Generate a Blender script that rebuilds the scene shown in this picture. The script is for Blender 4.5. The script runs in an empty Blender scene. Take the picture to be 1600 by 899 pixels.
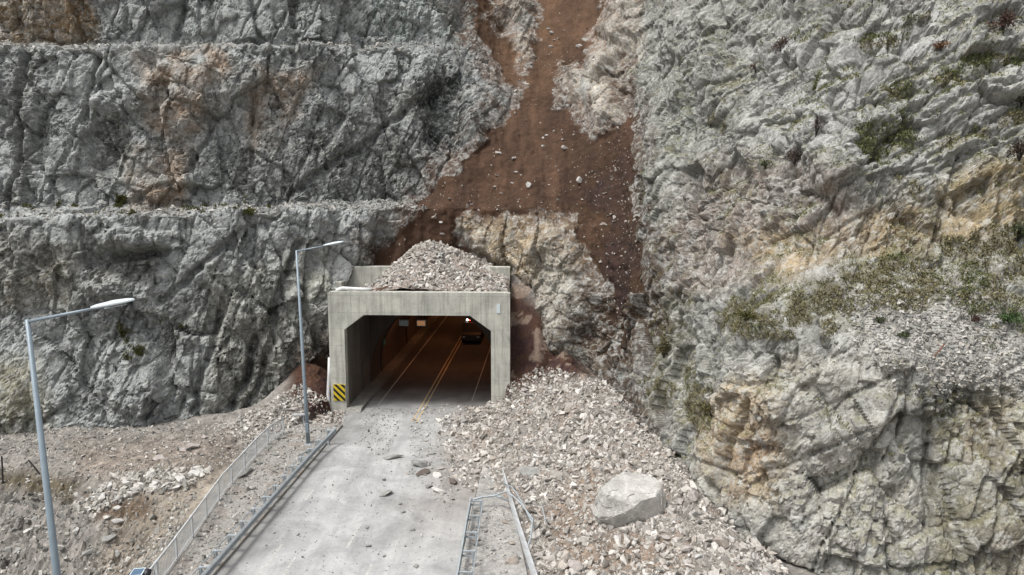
import bpy, bmesh, math, random
import numpy as np
from mathutils import Vector, Matrix
from math import radians, sin, cos, pi

sc = bpy.context.scene
col = sc.collection
rng = np.random.default_rng(7)
random.seed(7)

# ------------------------------------------------------------------ camera
F_PX, PITCH, CAM = 1150.0, radians(7.5), np.array([0.0, 0.0, 16.0])
cam_d = bpy.data.cameras.new('camera')
cam_d.sensor_width = 36.0
cam_d.lens = F_PX / 1600 * 36.0
cam_d.clip_start = 0.1
cam_d.clip_end = 2000
cam_o = bpy.data.objects.new('camera', cam_d)
col.objects.link(cam_o)
cam_o.location = CAM
cam_o.rotation_euler = (radians(90) - PITCH, 0, 0)
sc.camera = cam_o

# ------------------------------------------------------------------ sky, sun, exposure
SUN_EL, SUN_AZ = radians(64), radians(238)      # azimuth clockwise from +Y (north): behind the camera, to the left
w = bpy.data.worlds.new('World')
sc.world = w
w.use_nodes = True
nt = w.node_tree
nt.nodes.clear()
sky = nt.nodes.new('ShaderNodeTexSky')
sky.sky_type = 'NISHITA'
sky.sun_disc = False
sky.sun_elevation = SUN_EL
sky.sun_rotation = SUN_AZ
sky.dust_density = 4.0
sky.air_density = 1.0
hs = nt.nodes.new('ShaderNodeHueSaturation')     # an even cloud cover: the sky's light without its blue
hs.inputs['Saturation'].default_value = 0.22
bg = nt.nodes.new('ShaderNodeBackground')
bg.inputs['Strength'].default_value = 0.12
wo = nt.nodes.new('ShaderNodeOutputWorld')
nt.links.new(sky.outputs[0], hs.inputs['Color'])
nt.links.new(hs.outputs[0], bg.inputs['Color'])
nt.links.new(bg.outputs[0], wo.inputs['Surface'])

sun_d = bpy.data.lights.new('sun', 'SUN')
sun_d.energy = 1.5
sun_d.angle = radians(14)
sun_d.color = (1.0, 0.985, 0.965)
sun_o = bpy.data.objects.new('sun', sun_d)
col.objects.link(sun_o)
sd = Vector((sin(SUN_AZ) * cos(SUN_EL), cos(SUN_AZ) * cos(SUN_EL), sin(SUN_EL)))
sun_o.rotation_euler = (-sd).to_track_quat('-Z', 'Y').to_euler()
sun_o.location = sd * 120

sc.view_settings.view_transform = 'Standard'
sc.view_settings.look = 'None'
sc.view_settings.gamma = 1.0
sc.view_settings.exposure = 0.95
sc.view_settings.use_curve_mapping = False
try:
    sc.cycles.max_bounces = 5
    sc.cycles.diffuse_bounces = 3
    sc.cycles.use_denoising = True
except Exception:
    pass

# ------------------------------------------------------------------ small maths
FWD = np.array([0, cos(PITCH), -sin(PITCH)])
UPV = np.array([0, sin(PITCH), cos(PITCH)])

def project(P):
    """world points -> photo pixels (1600 x 899) and depth"""
    d = P - CAM
    dep = d @ FWD
    dd = np.maximum(dep, 0.5)
    return 800 + F_PX * d[..., 0] / dd, 449.5 - F_PX * (d @ UPV) / dd, dep

def ray(px, py):
    d = FWD + (px - 800) / F_PX * np.array([1.0, 0, 0]) + (449.5 - py) / F_PX * UPV
    return d / np.linalg.norm(d)

def at_y(px, py, Y):
    d = ray(px, py)
    return CAM + d * (Y / d[1])

def at_z(px, py, Z):
    d = ray(px, py)
    return CAM + d * ((Z - CAM[2]) / d[2])

def lin(r, g, b):
    f = lambda c: (c / 255 / 12.92) if c / 255 <= 0.04045 else ((c / 255 + 0.055) / 1.055) ** 2.4
    return 0.72 * np.array([f(r), f(g), f(b)])        # picture values -> what the surface itself reflects

def sstep(a, b, x):
    t = np.clip((x - a) / (b - a), 0, 1)
    return t * t * (3 - 2 * t)

M32 = np.uint32(0xFFFFFFFF)

def hash3(ix, iy, iz, seed):
    with np.errstate(over='ignore'):
        h = (ix.astype(np.int64) * 374761393 + iy.astype(np.int64) * 668265263 + iz.astype(np.int64) * 2147483647 + seed * 974634777).astype(np.uint32)
        h ^= h >> np.uint32(13)
        h *= np.uint32(1274126177)
        h ^= h >> np.uint32(16)
        h *= np.uint32(2246822519)
        h ^= h >> np.uint32(13)
    return h

def h01(h, k=0):
    with np.errstate(over='ignore'):
        g = h * np.uint32(2654435761 + 2 * k * 40503) + np.uint32((k * 2246822519) & 0xFFFFFFFF)
        g ^= g >> np.uint32(15)
        g *= np.uint32(2246822519)
        g ^= g >> np.uint32(14)
    return g.astype(np.float32) / np.float32(4294967296.0)

def vnoise(p, seed=0):
    """value noise in [-1,1] on points (n,3)"""
    i = np.floor(p)
    f = (p - i).astype(np.float32)
    u = f * f * f * (f * (f * 6 - 15) + 10)
    i = i.astype(np.int64)
    out = 0
    for dx in (0, 1):
        wx = u[:, 0] if dx else 1 - u[:, 0]
        for dy in (0, 1):
            wy = u[:, 1] if dy else 1 - u[:, 1]
            for dz in (0, 1):
                wz = u[:, 2] if dz else 1 - u[:, 2]
                out = out + wx * wy * wz * h01(hash3(i[:, 0] + dx, i[:, 1] + dy, i[:, 2] + dz, seed))
    return out * 2 - 1

def fbm(p, scale, octv=4, seed=0, gain=0.5):
    a, s, out, tot = 1.0, 1.0 / scale, 0, 0
    for o in range(octv):
        out = out + a * vnoise(p * s + 17.3 * o, seed + o)
        tot += a
        a *= gain
        s *= 2.03
    return out / tot

def facets(p, R, scale, seed, tilt=1.0, warp=0.35):
    """broken rock: every cell of a warped 3-D Voronoi is a plane with its own offset and tilt.
    Returns height (about -1..1), distance to the cell edge, a random number for the cell."""
    q = (p @ R.T) / np.asarray(scale)
    wv = np.stack([fbm(q + 31.7 * k, 1.6, 2, seed + 50 + k) for k in range(3)], 1)
    q = q + warp * wv
    i = np.floor(q).astype(np.int64)
    n = len(q)
    d1 = np.full(n, 9e9, np.float32)
    d2 = np.full(n, 9e9, np.float32)
    best = np.zeros(n, np.uint32)
    off = np.zeros((n, 3), np.float32)
    for dx in (-1, 0, 1):
        for dy in (-1, 0, 1):
            for dz in (-1, 0, 1):
                h = hash3(i[:, 0] + dx, i[:, 1] + dy, i[:, 2] + dz, seed)
                ex = (i[:, 0] + dx + 0.1 + 0.8 * h01(h, 1) - q[:, 0]).astype(np.float32)
                ey = (i[:, 1] + dy + 0.1 + 0.8 * h01(h, 2) - q[:, 1]).astype(np.float32)
                ez = (i[:, 2] + dz + 0.1 + 0.8 * h01(h, 3) - q[:, 2]).astype(np.float32)
                d = ex * ex + ey * ey + ez * ez
                m = d < d1
                d2 = np.where(m, d1, np.minimum(d2, d))
                d1 = np.where(m, d, d1)
                best = np.where(m, h, best)
                off[m, 0] = ex[m]; off[m, 1] = ey[m]; off[m, 2] = ez[m]
    hgt = (h01(best, 4) * 2 - 1) * 0.5
    g = np.stack([h01(best, 5), h01(best, 6), h01(best, 7)], 1) * 2 - 1
    hgt = hgt + tilt * (g * off).sum(1)
    return hgt, np.sqrt(d2) - np.sqrt(d1), h01(best, 8)

def rot(ax, deg):
    return np.array(Matrix.Rotation(radians(deg), 3, ax))

def poly_sd(px, py, poly):
    """signed distance in pixels to a polygon, positive inside"""
    poly = np.asarray(poly, float)
    n = len(poly)
    d = np.full(px.shape, 1e9)
    inside = np.zeros(px.shape, bool)
    for k in range(n):
        x0, y0 = poly[k]; x1, y1 = poly[(k + 1) % n]
        ex, ey = x1 - x0, y1 - y0
        t = np.clip(((px - x0) * ex + (py - y0) * ey) / (ex * ex + ey * ey + 1e-9), 0, 1)
        d = np.minimum(d, (px - x0 - t * ex) ** 2 + (py - y0 - t * ey) ** 2)
        c = (y0 > py) != (y1 > py)
        inside ^= c & (px < ex * (py - y0) / (ey + (1e-9 if ey == 0 else 0)) + x0)
    d = np.sqrt(d)
    return np.where(inside, d, -d)

def line_d(px, py, pts):
    d = np.full(px.shape, 1e9)
    for k in range(len(pts) - 1):
        x0, y0 = pts[k]; x1, y1 = pts[k + 1]
        ex, ey = x1 - x0, y1 - y0
        t = np.clip(((px - x0) * ex + (py - y0) * ey) / (ex * ex + ey * ey + 1e-9), 0, 1)
        d = np.minimum(d, (px - x0 - t * ex) ** 2 + (py - y0 - t * ey) ** 2)
    return np.sqrt(d)

# ------------------------------------------------------------------ road frame: u across, v along (into the hill)
O2 = np.array([-6.7, 52.0])
HEAD = radians(2.5)
RX = np.array([cos(HEAD), -sin(HEAD)])
AX = np.array([sin(HEAD), cos(HEAD)])

def W(u, v, z=0.0):
    p = O2 + RX * u + AX * v
    return (p[0], p[1], z)

def UV(x, y):
    dx, dy = x - O2[0], y - O2[1]
    return dx * RX[0] + dy * RX[1], dx * AX[0] + dy * AX[1]

def frame_matrix(u, v, z=0.0, rz=0.0):
    return Matrix.Translation(W(u, v, z)) @ Matrix.Rotation(-HEAD + rz, 4, 'Z')

# ------------------------------------------------------------------ materials
def new_mat(name):
    m = bpy.data.materials.new(name)
    m.use_nodes = True
    n = m.node_tree.nodes
    n.clear()
    out = n.new('ShaderNodeOutputMaterial')
    b = n.new('ShaderNodeBsdfPrincipled')
    m.node_tree.links.new(b.outputs[0], out.inputs['Surface'])
    return m, m.node_tree, b

def nnode(t, kind, **kw):
    n = t.nodes.new(kind)
    for k, v in kw.items():
        setattr(n, k, v)
    return n

def noise_node(t, vec, scale, detail=6, rough=0.6, dist=0.0):
    n = t.nodes.new('ShaderNodeTexNoise')
    n.inputs['Scale'].default_value = scale
    n.inputs['Detail'].default_value = detail
    n.inputs['Roughness'].default_value = rough
    n.inputs['Distortion'].default_value = dist
    t.links.new(vec, n.inputs['Vector'])
    return n.outputs['Fac']

def ramp(t, fac, stops):
    r = t.nodes.new('ShaderNodeValToRGB')
    e = r.color_ramp.elements
    while len(e) < len(stops):
        e.new(0.5)
    for k, (p, c) in enumerate(stops):
        e[k].position = p
        e[k].color = (c[0], c[1], c[2], 1) if not np.isscalar(c) else (c, c, c, 1)
    t.links.new(fac, r.inputs['Fac'])
    return r.outputs['Color']

def mixc(t, fac, a, b, mode='MIX'):
    m = t.nodes.new('ShaderNodeMix')
    m.data_type = 'RGBA'
    m.blend_type = mode
    m.clamp_result = False
    for sock, v in ((m.inputs[0], fac), (m.inputs[6], a), (m.inputs[7], b)):
        if hasattr(v, 'is_output'):
            t.links.new(v, sock)
        elif np.isscalar(v):
            sock.default_value = v
        else:
            sock.default_value = (v[0], v[1], v[2], 1)
    return m.outputs[2]

def bump(t, bsdf, height, strength, dist):
    b = t.nodes.new('ShaderNodeBump')
    b.inputs['Strength'].default_value = strength
    b.inputs['Distance'].default_value = dist
    t.links.new(height, b.inputs['Height'])
    t.links.new(b.outputs[0], bsdf.inputs['Normal'])

def coords(t, kind='Object'):
    return t.nodes.new('ShaderNodeTexCoord').outputs[kind]

def addm(t, a, b, op='ADD'):
    m = t.nodes.new('ShaderNodeMath')
    m.operation = op
    for k, v in enumerate((a, b)):
        if hasattr(v, 'is_output'):
            t.links.new(v, m.inputs[k])
        else:
            m.inputs[k].default_value = v
    return m.outputs[0]

def attr_material(name, rough=0.92, s1=1.3, s2=7.0, s3=34.0, bump_s=0.6, bump_d=0.12, lo=0.62, hi=1.38, lichen=0.0):
    """colour from the surface's own 'Col' attribute, broken up by grain, with fine relief"""
    m, t, b = new_mat(name)
    a = t.nodes.new('ShaderNodeAttribute')
    a.attribute_name = 'Col'
    co = coords(t)
    n1 = noise_node(t, co, s1, 8, 0.65, 0.4)
    n2 = noise_node(t, co, s2, 8, 0.7, 0.8)
    n3 = noise_node(t, co, s3, 6, 0.7)
    c = mixc(t, 1.0, a.outputs['Color'], ramp(t, n1, [(0.28, 0.78), (0.72, 1.2)]), 'MULTIPLY')
    c = mixc(t, 1.0, c, ramp(t, n2, [(0.3, lo), (0.7, hi)]), 'MULTIPLY')
    c = mixc(t, 1.0, c, ramp(t, n3, [(0.3, 0.8), (0.7, 1.18)]), 'MULTIPLY')
    if lichen:
        nl = noise_node(t, co, 1.9, 10, 0.72, 0.9)
        nd = noise_node(t, co, 3.3, 10, 0.75, 1.2)
        nf = noise_node(t, co, 11.0, 8, 0.75, 1.0)
        c = mixc(t, ramp(t, nl, [(0.48, 0.0), (0.62, lichen)]), c, lin(204, 204, 198))
        c = mixc(t, 1.0, c, ramp(t, nd, [(0.34, 0.32), (0.47, 1.0)]), 'MULTIPLY')
        c = mixc(t, 1.0, c, ramp(t, nf, [(0.36, 0.5), (0.45, 1.0), (0.6, 1.0), (0.7, 1.25)]), 'MULTIPLY')
    t.links.new(c, b.inputs['Base Color'])
    b.inputs['Roughness'].default_value = rough
    b.inputs['Specular IOR Level'].default_value = 0.25
    h = addm(t, addm(t, n2, 0.9, 'MULTIPLY'), addm(t, n3, 0.35, 'MULTIPLY'))
    bump(t, b, h, bump_s, bump_d)
    return m

def plain_material(name, c, rough=0.6, metal=0.0, var=0.15, scale=6.0, bump_s=0.0, streak=False, dirt=None, emit=None):
    m, t, b = new_mat(name)
    co = coords(t)
    if streak:
        mp = t.nodes.new('ShaderNodeMapping')
        mp.inputs['Scale'].default_value = (1, 1, 0.12)
        t.links.new(co, mp.inputs['Vector'])
        co2 = mp.outputs[0]
    else:
        co2 = co
    n1 = noise_node(t, co2, scale, 7, 0.65, 0.3)
    cc = mixc(t, 1.0, c, ramp(t, n1, [(0.3, 1 - var), (0.7, 1 + var)]), 'MULTIPLY')
    if dirt is not None:
        n2 = noise_node(t, co, scale * 0.45, 8, 0.7, 0.6)
        cc = mixc(t, ramp(t, n2, [(0.47, 0.0), (0.66, 0.75)]), cc, dirt)
    t.links.new(cc, b.inputs['Base Color'])
    b.inputs['Roughness'].default_value = rough
    b.inputs['Metallic'].default_value = metal
    if bump_s:
        bump(t, b, noise_node(t, co, scale * 4, 6, 0.7), bump_s, 0.05)
    if emit:
        b.inputs['Emission Color'].default_value = (*emit[:3], 1)
        b.inputs['Emission Strength'].default_value = emit[3]
    return m

MAT = {}
MAT['rock'] = attr_material('rock_face', bump_s=0.5, bump_d=0.07, lichen=0.7)
MAT['ground'] = attr_material('gravelly_ground', s1=0.9, s2=5.0, s3=26.0, bump_s=0.8, bump_d=0.1, lo=0.6, hi=1.4)
MAT['soil'] = attr_material('brown_soil', s1=0.7, s2=4.0, s3=18.0, bump_s=0.8, bump_d=0.14, lo=0.6, hi=1.4)
MAT['rubble'] = attr_material('rubble', s1=2.0, s2=9.0, s3=30.0, bump_s=0.35, bump_d=0.05, lo=0.8, hi=1.2)
MAT['grass'] = attr_material('dry_grass', s1=0.8, s2=3.0, s3=12.0, bump_s=0.0, lo=0.7, hi=1.3)
MAT['stone_pale'] = plain_material('pale_stone', lin(176, 168, 162), 0.95, 0, 0.3, 5, 0.5)
MAT['stone_grey'] = plain_material('grey_stone', lin(152, 151, 146), 0.95, 0, 0.3, 5, 0.5)
MAT['stone_tan'] = plain_material('tan_stone', lin(168, 157, 146), 0.95, 0, 0.3, 5, 0.5)
MAT['stone_white'] = plain_material('white_stone', lin(205, 202, 196), 0.95, 0, 0.22, 5, 0.5)
MAT['stone_brown'] = plain_material('brown_stone', lin(104, 94, 86), 0.95, 0, 0.3, 5, 0.5)
def concrete_material():
    m, t, b = new_mat('weathered_concrete')
    co = coords(t)
    sep = t.nodes.new('ShaderNodeSeparateXYZ'); t.links.new(co, sep.inputs[0])
    cmb = t.nodes.new('ShaderNodeCombineXYZ'); t.links.new(sep.outputs[0], cmb.inputs[0]); t.links.new(sep.outputs[2], cmb.inputs[1])
    br = t.nodes.new('ShaderNodeTexBrick')
    t.links.new(cmb.outputs[0], br.inputs['Vector'])
    br.offset = 0.0
    for k_, v_ in (('Scale', 1.0), ('Brick Width', 2.44), ('Row Height', 1.22), ('Mortar Size', .018), ('Mortar Smooth', .4)):
        br.inputs[k_].default_value = v_
    br.inputs['Color1'].default_value = (*lin(206, 204, 192), 1); br.inputs['Color2'].default_value = (*lin(199, 198, 187), 1); br.inputs['Mortar'].default_value = (*lin(180, 179, 169), 1)
    mp = t.nodes.new('ShaderNodeMapping'); mp.inputs['Scale'].default_value = (1.6, 1.6, .1); t.links.new(co, mp.inputs['Vector'])
    st = noise_node(t, mp.outputs[0], 2.2, 8, .7, .5)
    bl = noise_node(t, co, .8, 8, .65, .7)
    sp = noise_node(t, co, 9, 8, .75)
    cc = mixc(t, 1.0, br.outputs['Color'], ramp(t, st, [(.36, .7), (.52, 1.0), (.68, 1.1)]), 'MULTIPLY')
    cc = mixc(t, 1.0, cc, ramp(t, bl, [(.34, .78), (.62, 1.1)]), 'MULTIPLY')
    cc = mixc(t, 1.0, cc, ramp(t, sp, [(.3, .82), (.6, 1.06)]), 'MULTIPLY')
    t.links.new(cc, b.inputs['Base Color']); b.inputs['Roughness'].default_value = .9
    bump(t, b, addm(t, sp, addm(t, br.outputs['Fac'], -.6, 'MULTIPLY')), .25, .04)
    return m
MAT['concrete'] = concrete_material()
MAT['concrete_brown'] = plain_material('brown_concrete', lin(112, 104, 94), 0.9, 0, 0.3, 1.2, 0.2, streak=True, dirt=lin(84, 76, 68))  # darker, browner concrete for the portal's side walls
MAT['concrete_dark'] = plain_material('dark_brown_concrete', lin(72, 60, 54), 0.9, 0, 0.3, 0.9, 0.2, streak=True)  # dark brown concrete for the tunnel lining
MAT['galv'] = plain_material('galvanised_steel', lin(176, 184, 188), 0.5, 0.1, 0.15, 5, dirt=lin(156, 156, 152))
MAT['pole'] = plain_material('blue_grey_pole_paint', lin(142, 156, 165), 0.45, 0.1, 0.1, 3)
MAT['lamp_white'] = plain_material('lamp_housing_white', lin(220, 230, 234), 0.4, 0, 0.06, 3)
MAT['rail_white'] = plain_material('pale_railing_paint', lin(218, 221, 222), 0.5, 0.0, 0.1, 5, dirt=lin(180, 178, 173))
MAT['pipe_white'] = plain_material('white_plastic_pipe', lin(232, 232, 230), 0.5, 0, 0.06, 4)
MAT['black'] = plain_material('black_plastic', lin(26, 26, 30), 0.5, 0, 0.2, 4)
MAT['dark'] = plain_material('dark_paint', lin(36, 36, 36), 0.6, 0.1, 0.25, 3)
MAT['panel_blue'] = plain_material('solar_cells', lin(92, 118, 140), 0.2, 0.2, 0.15, 10)
MAT['yellow'] = plain_material('sign_yellow', lin(224, 196, 40), 0.5, 0, 0.08, 6)
MAT['sign_black'] = plain_material('sign_black', lin(24, 24, 22), 0.5, 0, 0.1, 6)
MAT['post_dark'] = plain_material('dark_fence_post', lin(52, 46, 42), 0.8, 0, 0.2, 4)
MAT['wood'] = plain_material('old_timber', lin(128, 96, 78), 0.9, 0, 0.3, 6)

# ------------------------------------------------------------------ mesh helpers
def np_mesh(name, V, Fq, mat, cols=None, smooth=False):
    V = np.ascontiguousarray(V, np.float32)
    Fq = np.ascontiguousarray(Fq, np.int32)
    me = bpy.data.meshes.new(name)
    me.vertices.add(len(V))
    me.vertices.foreach_set('co', V.ravel())
    k = Fq.shape[1]
    me.loops.add(Fq.size)
    me.loops.foreach_set('vertex_index', Fq.ravel())
    me.polygons.add(len(Fq))
    me.polygons.foreach_set('loop_start', np.arange(0, Fq.size, k, dtype=np.int32))
    me.polygons.foreach_set('loop_total', np.full(len(Fq), k, np.int32))
    me.polygons.foreach_set('use_smooth', np.full(len(Fq), smooth))
    me.update(calc_edges=True)
    if cols is not None:
        a = me.color_attributes.new('Col', 'FLOAT_COLOR', 'POINT')
        c = np.ones((len(V), 4), np.float32)
        c[:, :3] = cols
        a.data.foreach_set('color', c.ravel())
    me.materials.append(mat)
    return me

def link(name, me, parent=None, kind=None, label=None, cat=None, group=None):
    o = bpy.data.objects.new(name, me)
    col.objects.link(o)
    if parent is not None:
        o.parent = parent
    return tag(o, kind, label, cat, group)

def tag(o, kind=None, label=None, cat=None, group=None):
    if kind: o['kind'] = kind
    if label: o['label'] = label
    if cat: o['category'] = cat
    if group: o['group'] = group
    return o

def empty(name, M, label, cat, group=None):
    o = bpy.data.objects.new(name, None)
    o.empty_display_size = 0.3
    col.objects.link(o)
    o.matrix_world = M
    return tag(o, None, label, cat, group)

def bm_mesh(name, bm, mat, smooth=False):
    me = bpy.data.meshes.new(name)
    bmesh.ops.recalc_face_normals(bm, faces=bm.faces[:])
    if smooth:
        for f in bm.faces:
            f.smooth = True
    bm.to_mesh(me)
    bm.free()
    me.materials.append(MAT[mat] if isinstance(mat, str) else mat)
    return me

def box(bm, lo, hi, M=None, bev=0.0):
    r = bmesh.ops.create_cube(bm, size=1.0)
    vs = r['verts']
    for v in vs:
        v.co = Vector([lo[k] + (v.co[k] + 0.5) * (hi[k] - lo[k]) for k in range(3)])
    if bev:
        es = list({e for v in vs for e in v.link_edges})
        rb = bmesh.ops.bevel(bm, geom=es, offset=bev, segments=1, affect='EDGES')
        vs = list({v for f in rb['faces'] for v in f.verts} | {v for v in vs if v.is_valid})
    if M is not None:
        bmesh.ops.transform(bm, matrix=M, verts=vs)

def tube(bm, pts, rad, seg=8, caps=True):
    """swept round tube, rad a number or a list"""
    pts = [Vector(p) for p in pts]
    rads = [rad] * len(pts) if np.isscalar(rad) else rad
    rings = []
    for k, p in enumerate(pts):
        d = (pts[min(k + 1, len(pts) - 1)] - pts[max(k - 1, 0)]).normalized()
        ref = Vector((0, 0, 1)) if abs(d.z) < 0.9 else Vector((1, 0, 0))
        a = d.cross(ref).normalized()
        b = d.cross(a).normalized()
        rings.append([bm.verts.new(p + rads[k] * (cos(2 * pi * j / seg) * a + sin(2 * pi * j / seg) * b)) for j in range(seg)])
    for r0, r1 in zip(rings, rings[1:]):
        for j in range(seg):
            bm.faces.new((r0[j], r0[(j + 1) % seg], r1[(j + 1) % seg], r1[j]))
    if caps:
        bm.faces.new(rings[0])
        bm.faces.new(rings[-1][::-1])

def prism(bm, outline, y0, y1):
    """outline in (x,z) extruded along y"""
    a = [bm.verts.new((x, y0, z)) for x, z in outline]
    b = [bm.verts.new((x, y1, z)) for x, z in outline]
    bm.faces.new(a)
    bm.faces.new(b[::-1])
    n = len(a)
    for k in range(n):
        bm.faces.new((a[k], a[(k + 1) % n], b[(k + 1) % n], b[k]))

def sweep_profile(bm, path, prof):
    """open profile (across, up) swept on a path of (point, right, up)"""
    rows = []
    for p, r, u in path:
        rows.append([bm.verts.new(Vector(p) + Vector(r) * a + Vector(u) * b) for a, b in prof])
    for r0, r1 in zip(rows, rows[1:]):
        for j in range(len(prof) - 1):
            bm.faces.new((r0[j], r0[j + 1], r1[j + 1], r1[j]))

# ------------------------------------------------------------------ ground height (analytic: also used to set things down)
def fan_height(u, v):
    ue = np.interp(v, [-45, -26, -22, -17, -14, -10, -7, -4.5, -2, 0, 2], [9.6, 9.0, 8.4, 7.2, 6.3, 5.3, 4.2, 2.6, 2.9, 4.0, 5.6])
    uf = np.interp(v, [-45, -30, -22, -14, -5, 1, 8], [18, 17, 16.4, 15.3, 13.5, 10.6, 9.5])
    hf = np.interp(v, [-45, -32, -24, -17, -7, 0, 3], [1.2, 1.4, 1.7, 2.1, 2.3, 3.5, 4.3])
    t = (u - ue) / (uf - ue)
    h = hf * np.sign(t) * np.abs(t) ** 0.92
    h = np.where(t > 1, hf - (u - uf) * 0.6, h)
    return h

def ground_z(x, y):
    x = np.asarray(x, float); y = np.asarray(y, float)
    u, v = UV(x, y)
    z = np.full(np.broadcast(x, y).shape, -0.05)
    # debris fan on the right, soil wedge beside the portal
    h = fan_height(u, np.minimum(v, 2))
    h = np.where(v > 2, np.minimum(h, 4.6), h)
    wedge = np.where(u > 6.3, 2.1 + 0.95 * (v - 0.0) - 1.1 * np.maximum(0, u - 8.6), -9)
    wedge = np.where((v > -2.2), wedge, -9)
    h = np.where(u > 6.3, np.maximum(h, np.minimum(wedge, 10)), h)
    fan = np.where((u > 1.5) & ((v < 1.0) | (u > 6.3)), h, -9)
    z = np.maximum(z, fan)
    # pile left of the portal
    g = 3.3 * np.exp(-(((u + 9.2) / 2.6) ** 2 + ((v - 2.5) / 3.6) ** 2)) + 1.0 * np.exp(-(((u + 10.5) / 4.5) ** 2 + ((v + 2.5) / 2.6) ** 2))
    g = g * sstep(-5.6, -7.0, u)
    # left terrace and the slope falling away from it
    ter = -0.45 + 0.25 * sstep(-9, -7.5, u)
    ye = np.interp(x, [-120, -45, -35, -28, -22, -18, -16], [40, 42, 43, 44.5, 41.5, 40, 39.5])
    xe = np.interp(y, [0, 20, 28, 36, 42, 46], [-14.6, -14.6, -15.2, -15.9, -16.6, -17.5])
    d = np.minimum(ye - y, (xe - x) * 0.9)
    d = np.maximum(d, 0)
    drop = 0.78 * (np.sqrt(d * d + 1.0) - 1.0)
    drop = np.minimum(drop, 13 + 0.05 * drop)
    left = ter - drop
    left = left - 1.1 * np.exp(-(((x + 31) / 6) ** 2 + ((y - 42.8) / 1.6) ** 2))       # hollow at the terrace edge
    lz = left + g
    edge = np.interp(v, [-60, -28, -22.7, -15.3, -6, 0], [-6.3, -6.3, -6.9, -8.0, -8.6, -6.6])
    z = np.where(u < edge, np.minimum(lz, 9), z)
    # far to the right and behind: level off
    return z

_fz = None
def ground_at(x, y):
    return float(ground_z(np.array([x]), np.array([y]))[0])

def ground_hit(px, py):
    d = ray(px, py)
    t0 = 8.0
    for k in range(400):
        t1 = t0 + 0.25
        p = CAM + d * t1
        if p[2] <= ground_at(p[0], p[1]):
            a, b = t0, t1
            for _ in range(12):
                m = (a + b) / 2
                p = CAM + d * m
                if p[2] <= ground_at(p[0], p[1]): b = m
                else: a = m
            return CAM + d * b
        t0 = t1
    return None

# ------------------------------------------------------------------ the cliff: columns (foot, inward direction, profile of (setback, height))
COLS = [
    ((-95, 42), (0, 1), [(-.8, -9), (1.8, 14.0), (6.0, 14.5), (8.6, 27.0), (12.0, 27.6), (14.5, 43), (19, 44)]),
    ((-45, 47.5), (0, 1), [(-.8, -9), (1.8, 13.9), (6.0, 14.4), (8.6, 26.6), (12.0, 27.2), (14.5, 43), (19, 44)]),
    ((-33, 49.5), (0, 1), [(-.8, -7), (1.6, 14.1), (5.8, 14.7), (8.4, 26.9), (11.8, 27.6), (14.5, 43), (19, 44)]),
    ((-24, 51.5), (0, 1), [(-.8, -6), (2.4, 14.3), (6.3, 14.9), (8.8, 27.3), (12.2, 27.9), (15, 43), (19, 44)]),
    ((-17.5, 53.8), (0, 1), [(-.8, -6), (2.6, 14.4), (6.2, 15.0), (9.2, 27.8), (12.2, 28.4), (15, 43), (19, 44)]),
    ((-13.6, 57.5), (0, 1), [(-.8, -6), (1.2, 14.5), (5.0, 15.2), (8.4, 28.2), (11.2, 29.0), (14, 43), (19, 44)]),
    ((-9, 60.0), (0, 1), [(-.8, -6), (0.6, 14.6), (3.6, 15.4), (7.6, 28.5), (10.6, 29.6), (14, 43), (19, 44)]),
    ((-4.5, 60.6), (0, 1), [(-.8, -6), (0.4, 14.6), (2.4, 16.4), (8.6, 27.0), (11.6, 30), (19, 43), (23, 44)]),
    ((-0.5, 60.0), (.05, 1), [(-.8, -6), (0.4, 14.6), (2.0, 16.4), (12.0, 26.5), (15, 29.5), (30, 45), (34, 46)]),
    ((2.8, 57.4), (.22, .97), [(-.8, -6), (2.0, 14.4), (3.6, 16.2), (13.6, 26), (16.5, 29.2), (32, 46), (36, 47)]),
    ((5.4, 52.8), (.45, .89), [(-.8, -6), (3.4, 10.5), (5.2, 14.5), (11.6, 24), (14.5, 28), (27, 46), (31, 47)]),
    ((6.8, 47.0), (.62, .78), [(-.8, -6), (3.2, 10), (4.8, 13.2), (9.2, 24), (11, 28), (20, 45), (24, 46)]),
    ((7.5, 40.0), (.75, .66), [(-.8, -6), (3.8, 10), (6.0, 13.2), (10.6, 23.5), (12.8, 27.5), (22, 44), (26, 45)]),
    ((8.0, 34.5), (.80, .60), [(-.8, -6), (3.6, 9.9), (6.8, 13.2), (11.8, 23), (14, 27), (24, 42), (29, 43)]),
    ((9.6, 30.6), (.70, .71), [(-.8, -6), (2.8, 9.7), (6.8, 13.2), (13, 23), (16, 27), (27, 41), (32, 43)]),
    ((14, 28.2), (.60, .80), [(-.8, -6), (2.6, 9.4), (7.6, 13.3), (14, 23), (17, 27), (28, 41), (33, 43)]),
    ((20, 26.8), (.55, .83), [(-.8, -6), (2.8, 8.9), (8.0, 13.4), (14.6, 23), (17.6, 27), (28, 41), (33, 43)]),
    ((28, 25.8), (.55, .83), [(-.8, -6), (2.8, 8.9), (8.0, 13.4), (14.6, 23), (17.6, 27), (28, 41), (33, 43)]),
    ((60, 23), (.55, .83), [(-.8, -6), (2.8, 8.9), (8.0, 13.4), (14.6, 23), (17.6, 27), (28, 41), (33, 43)]),
]

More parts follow.
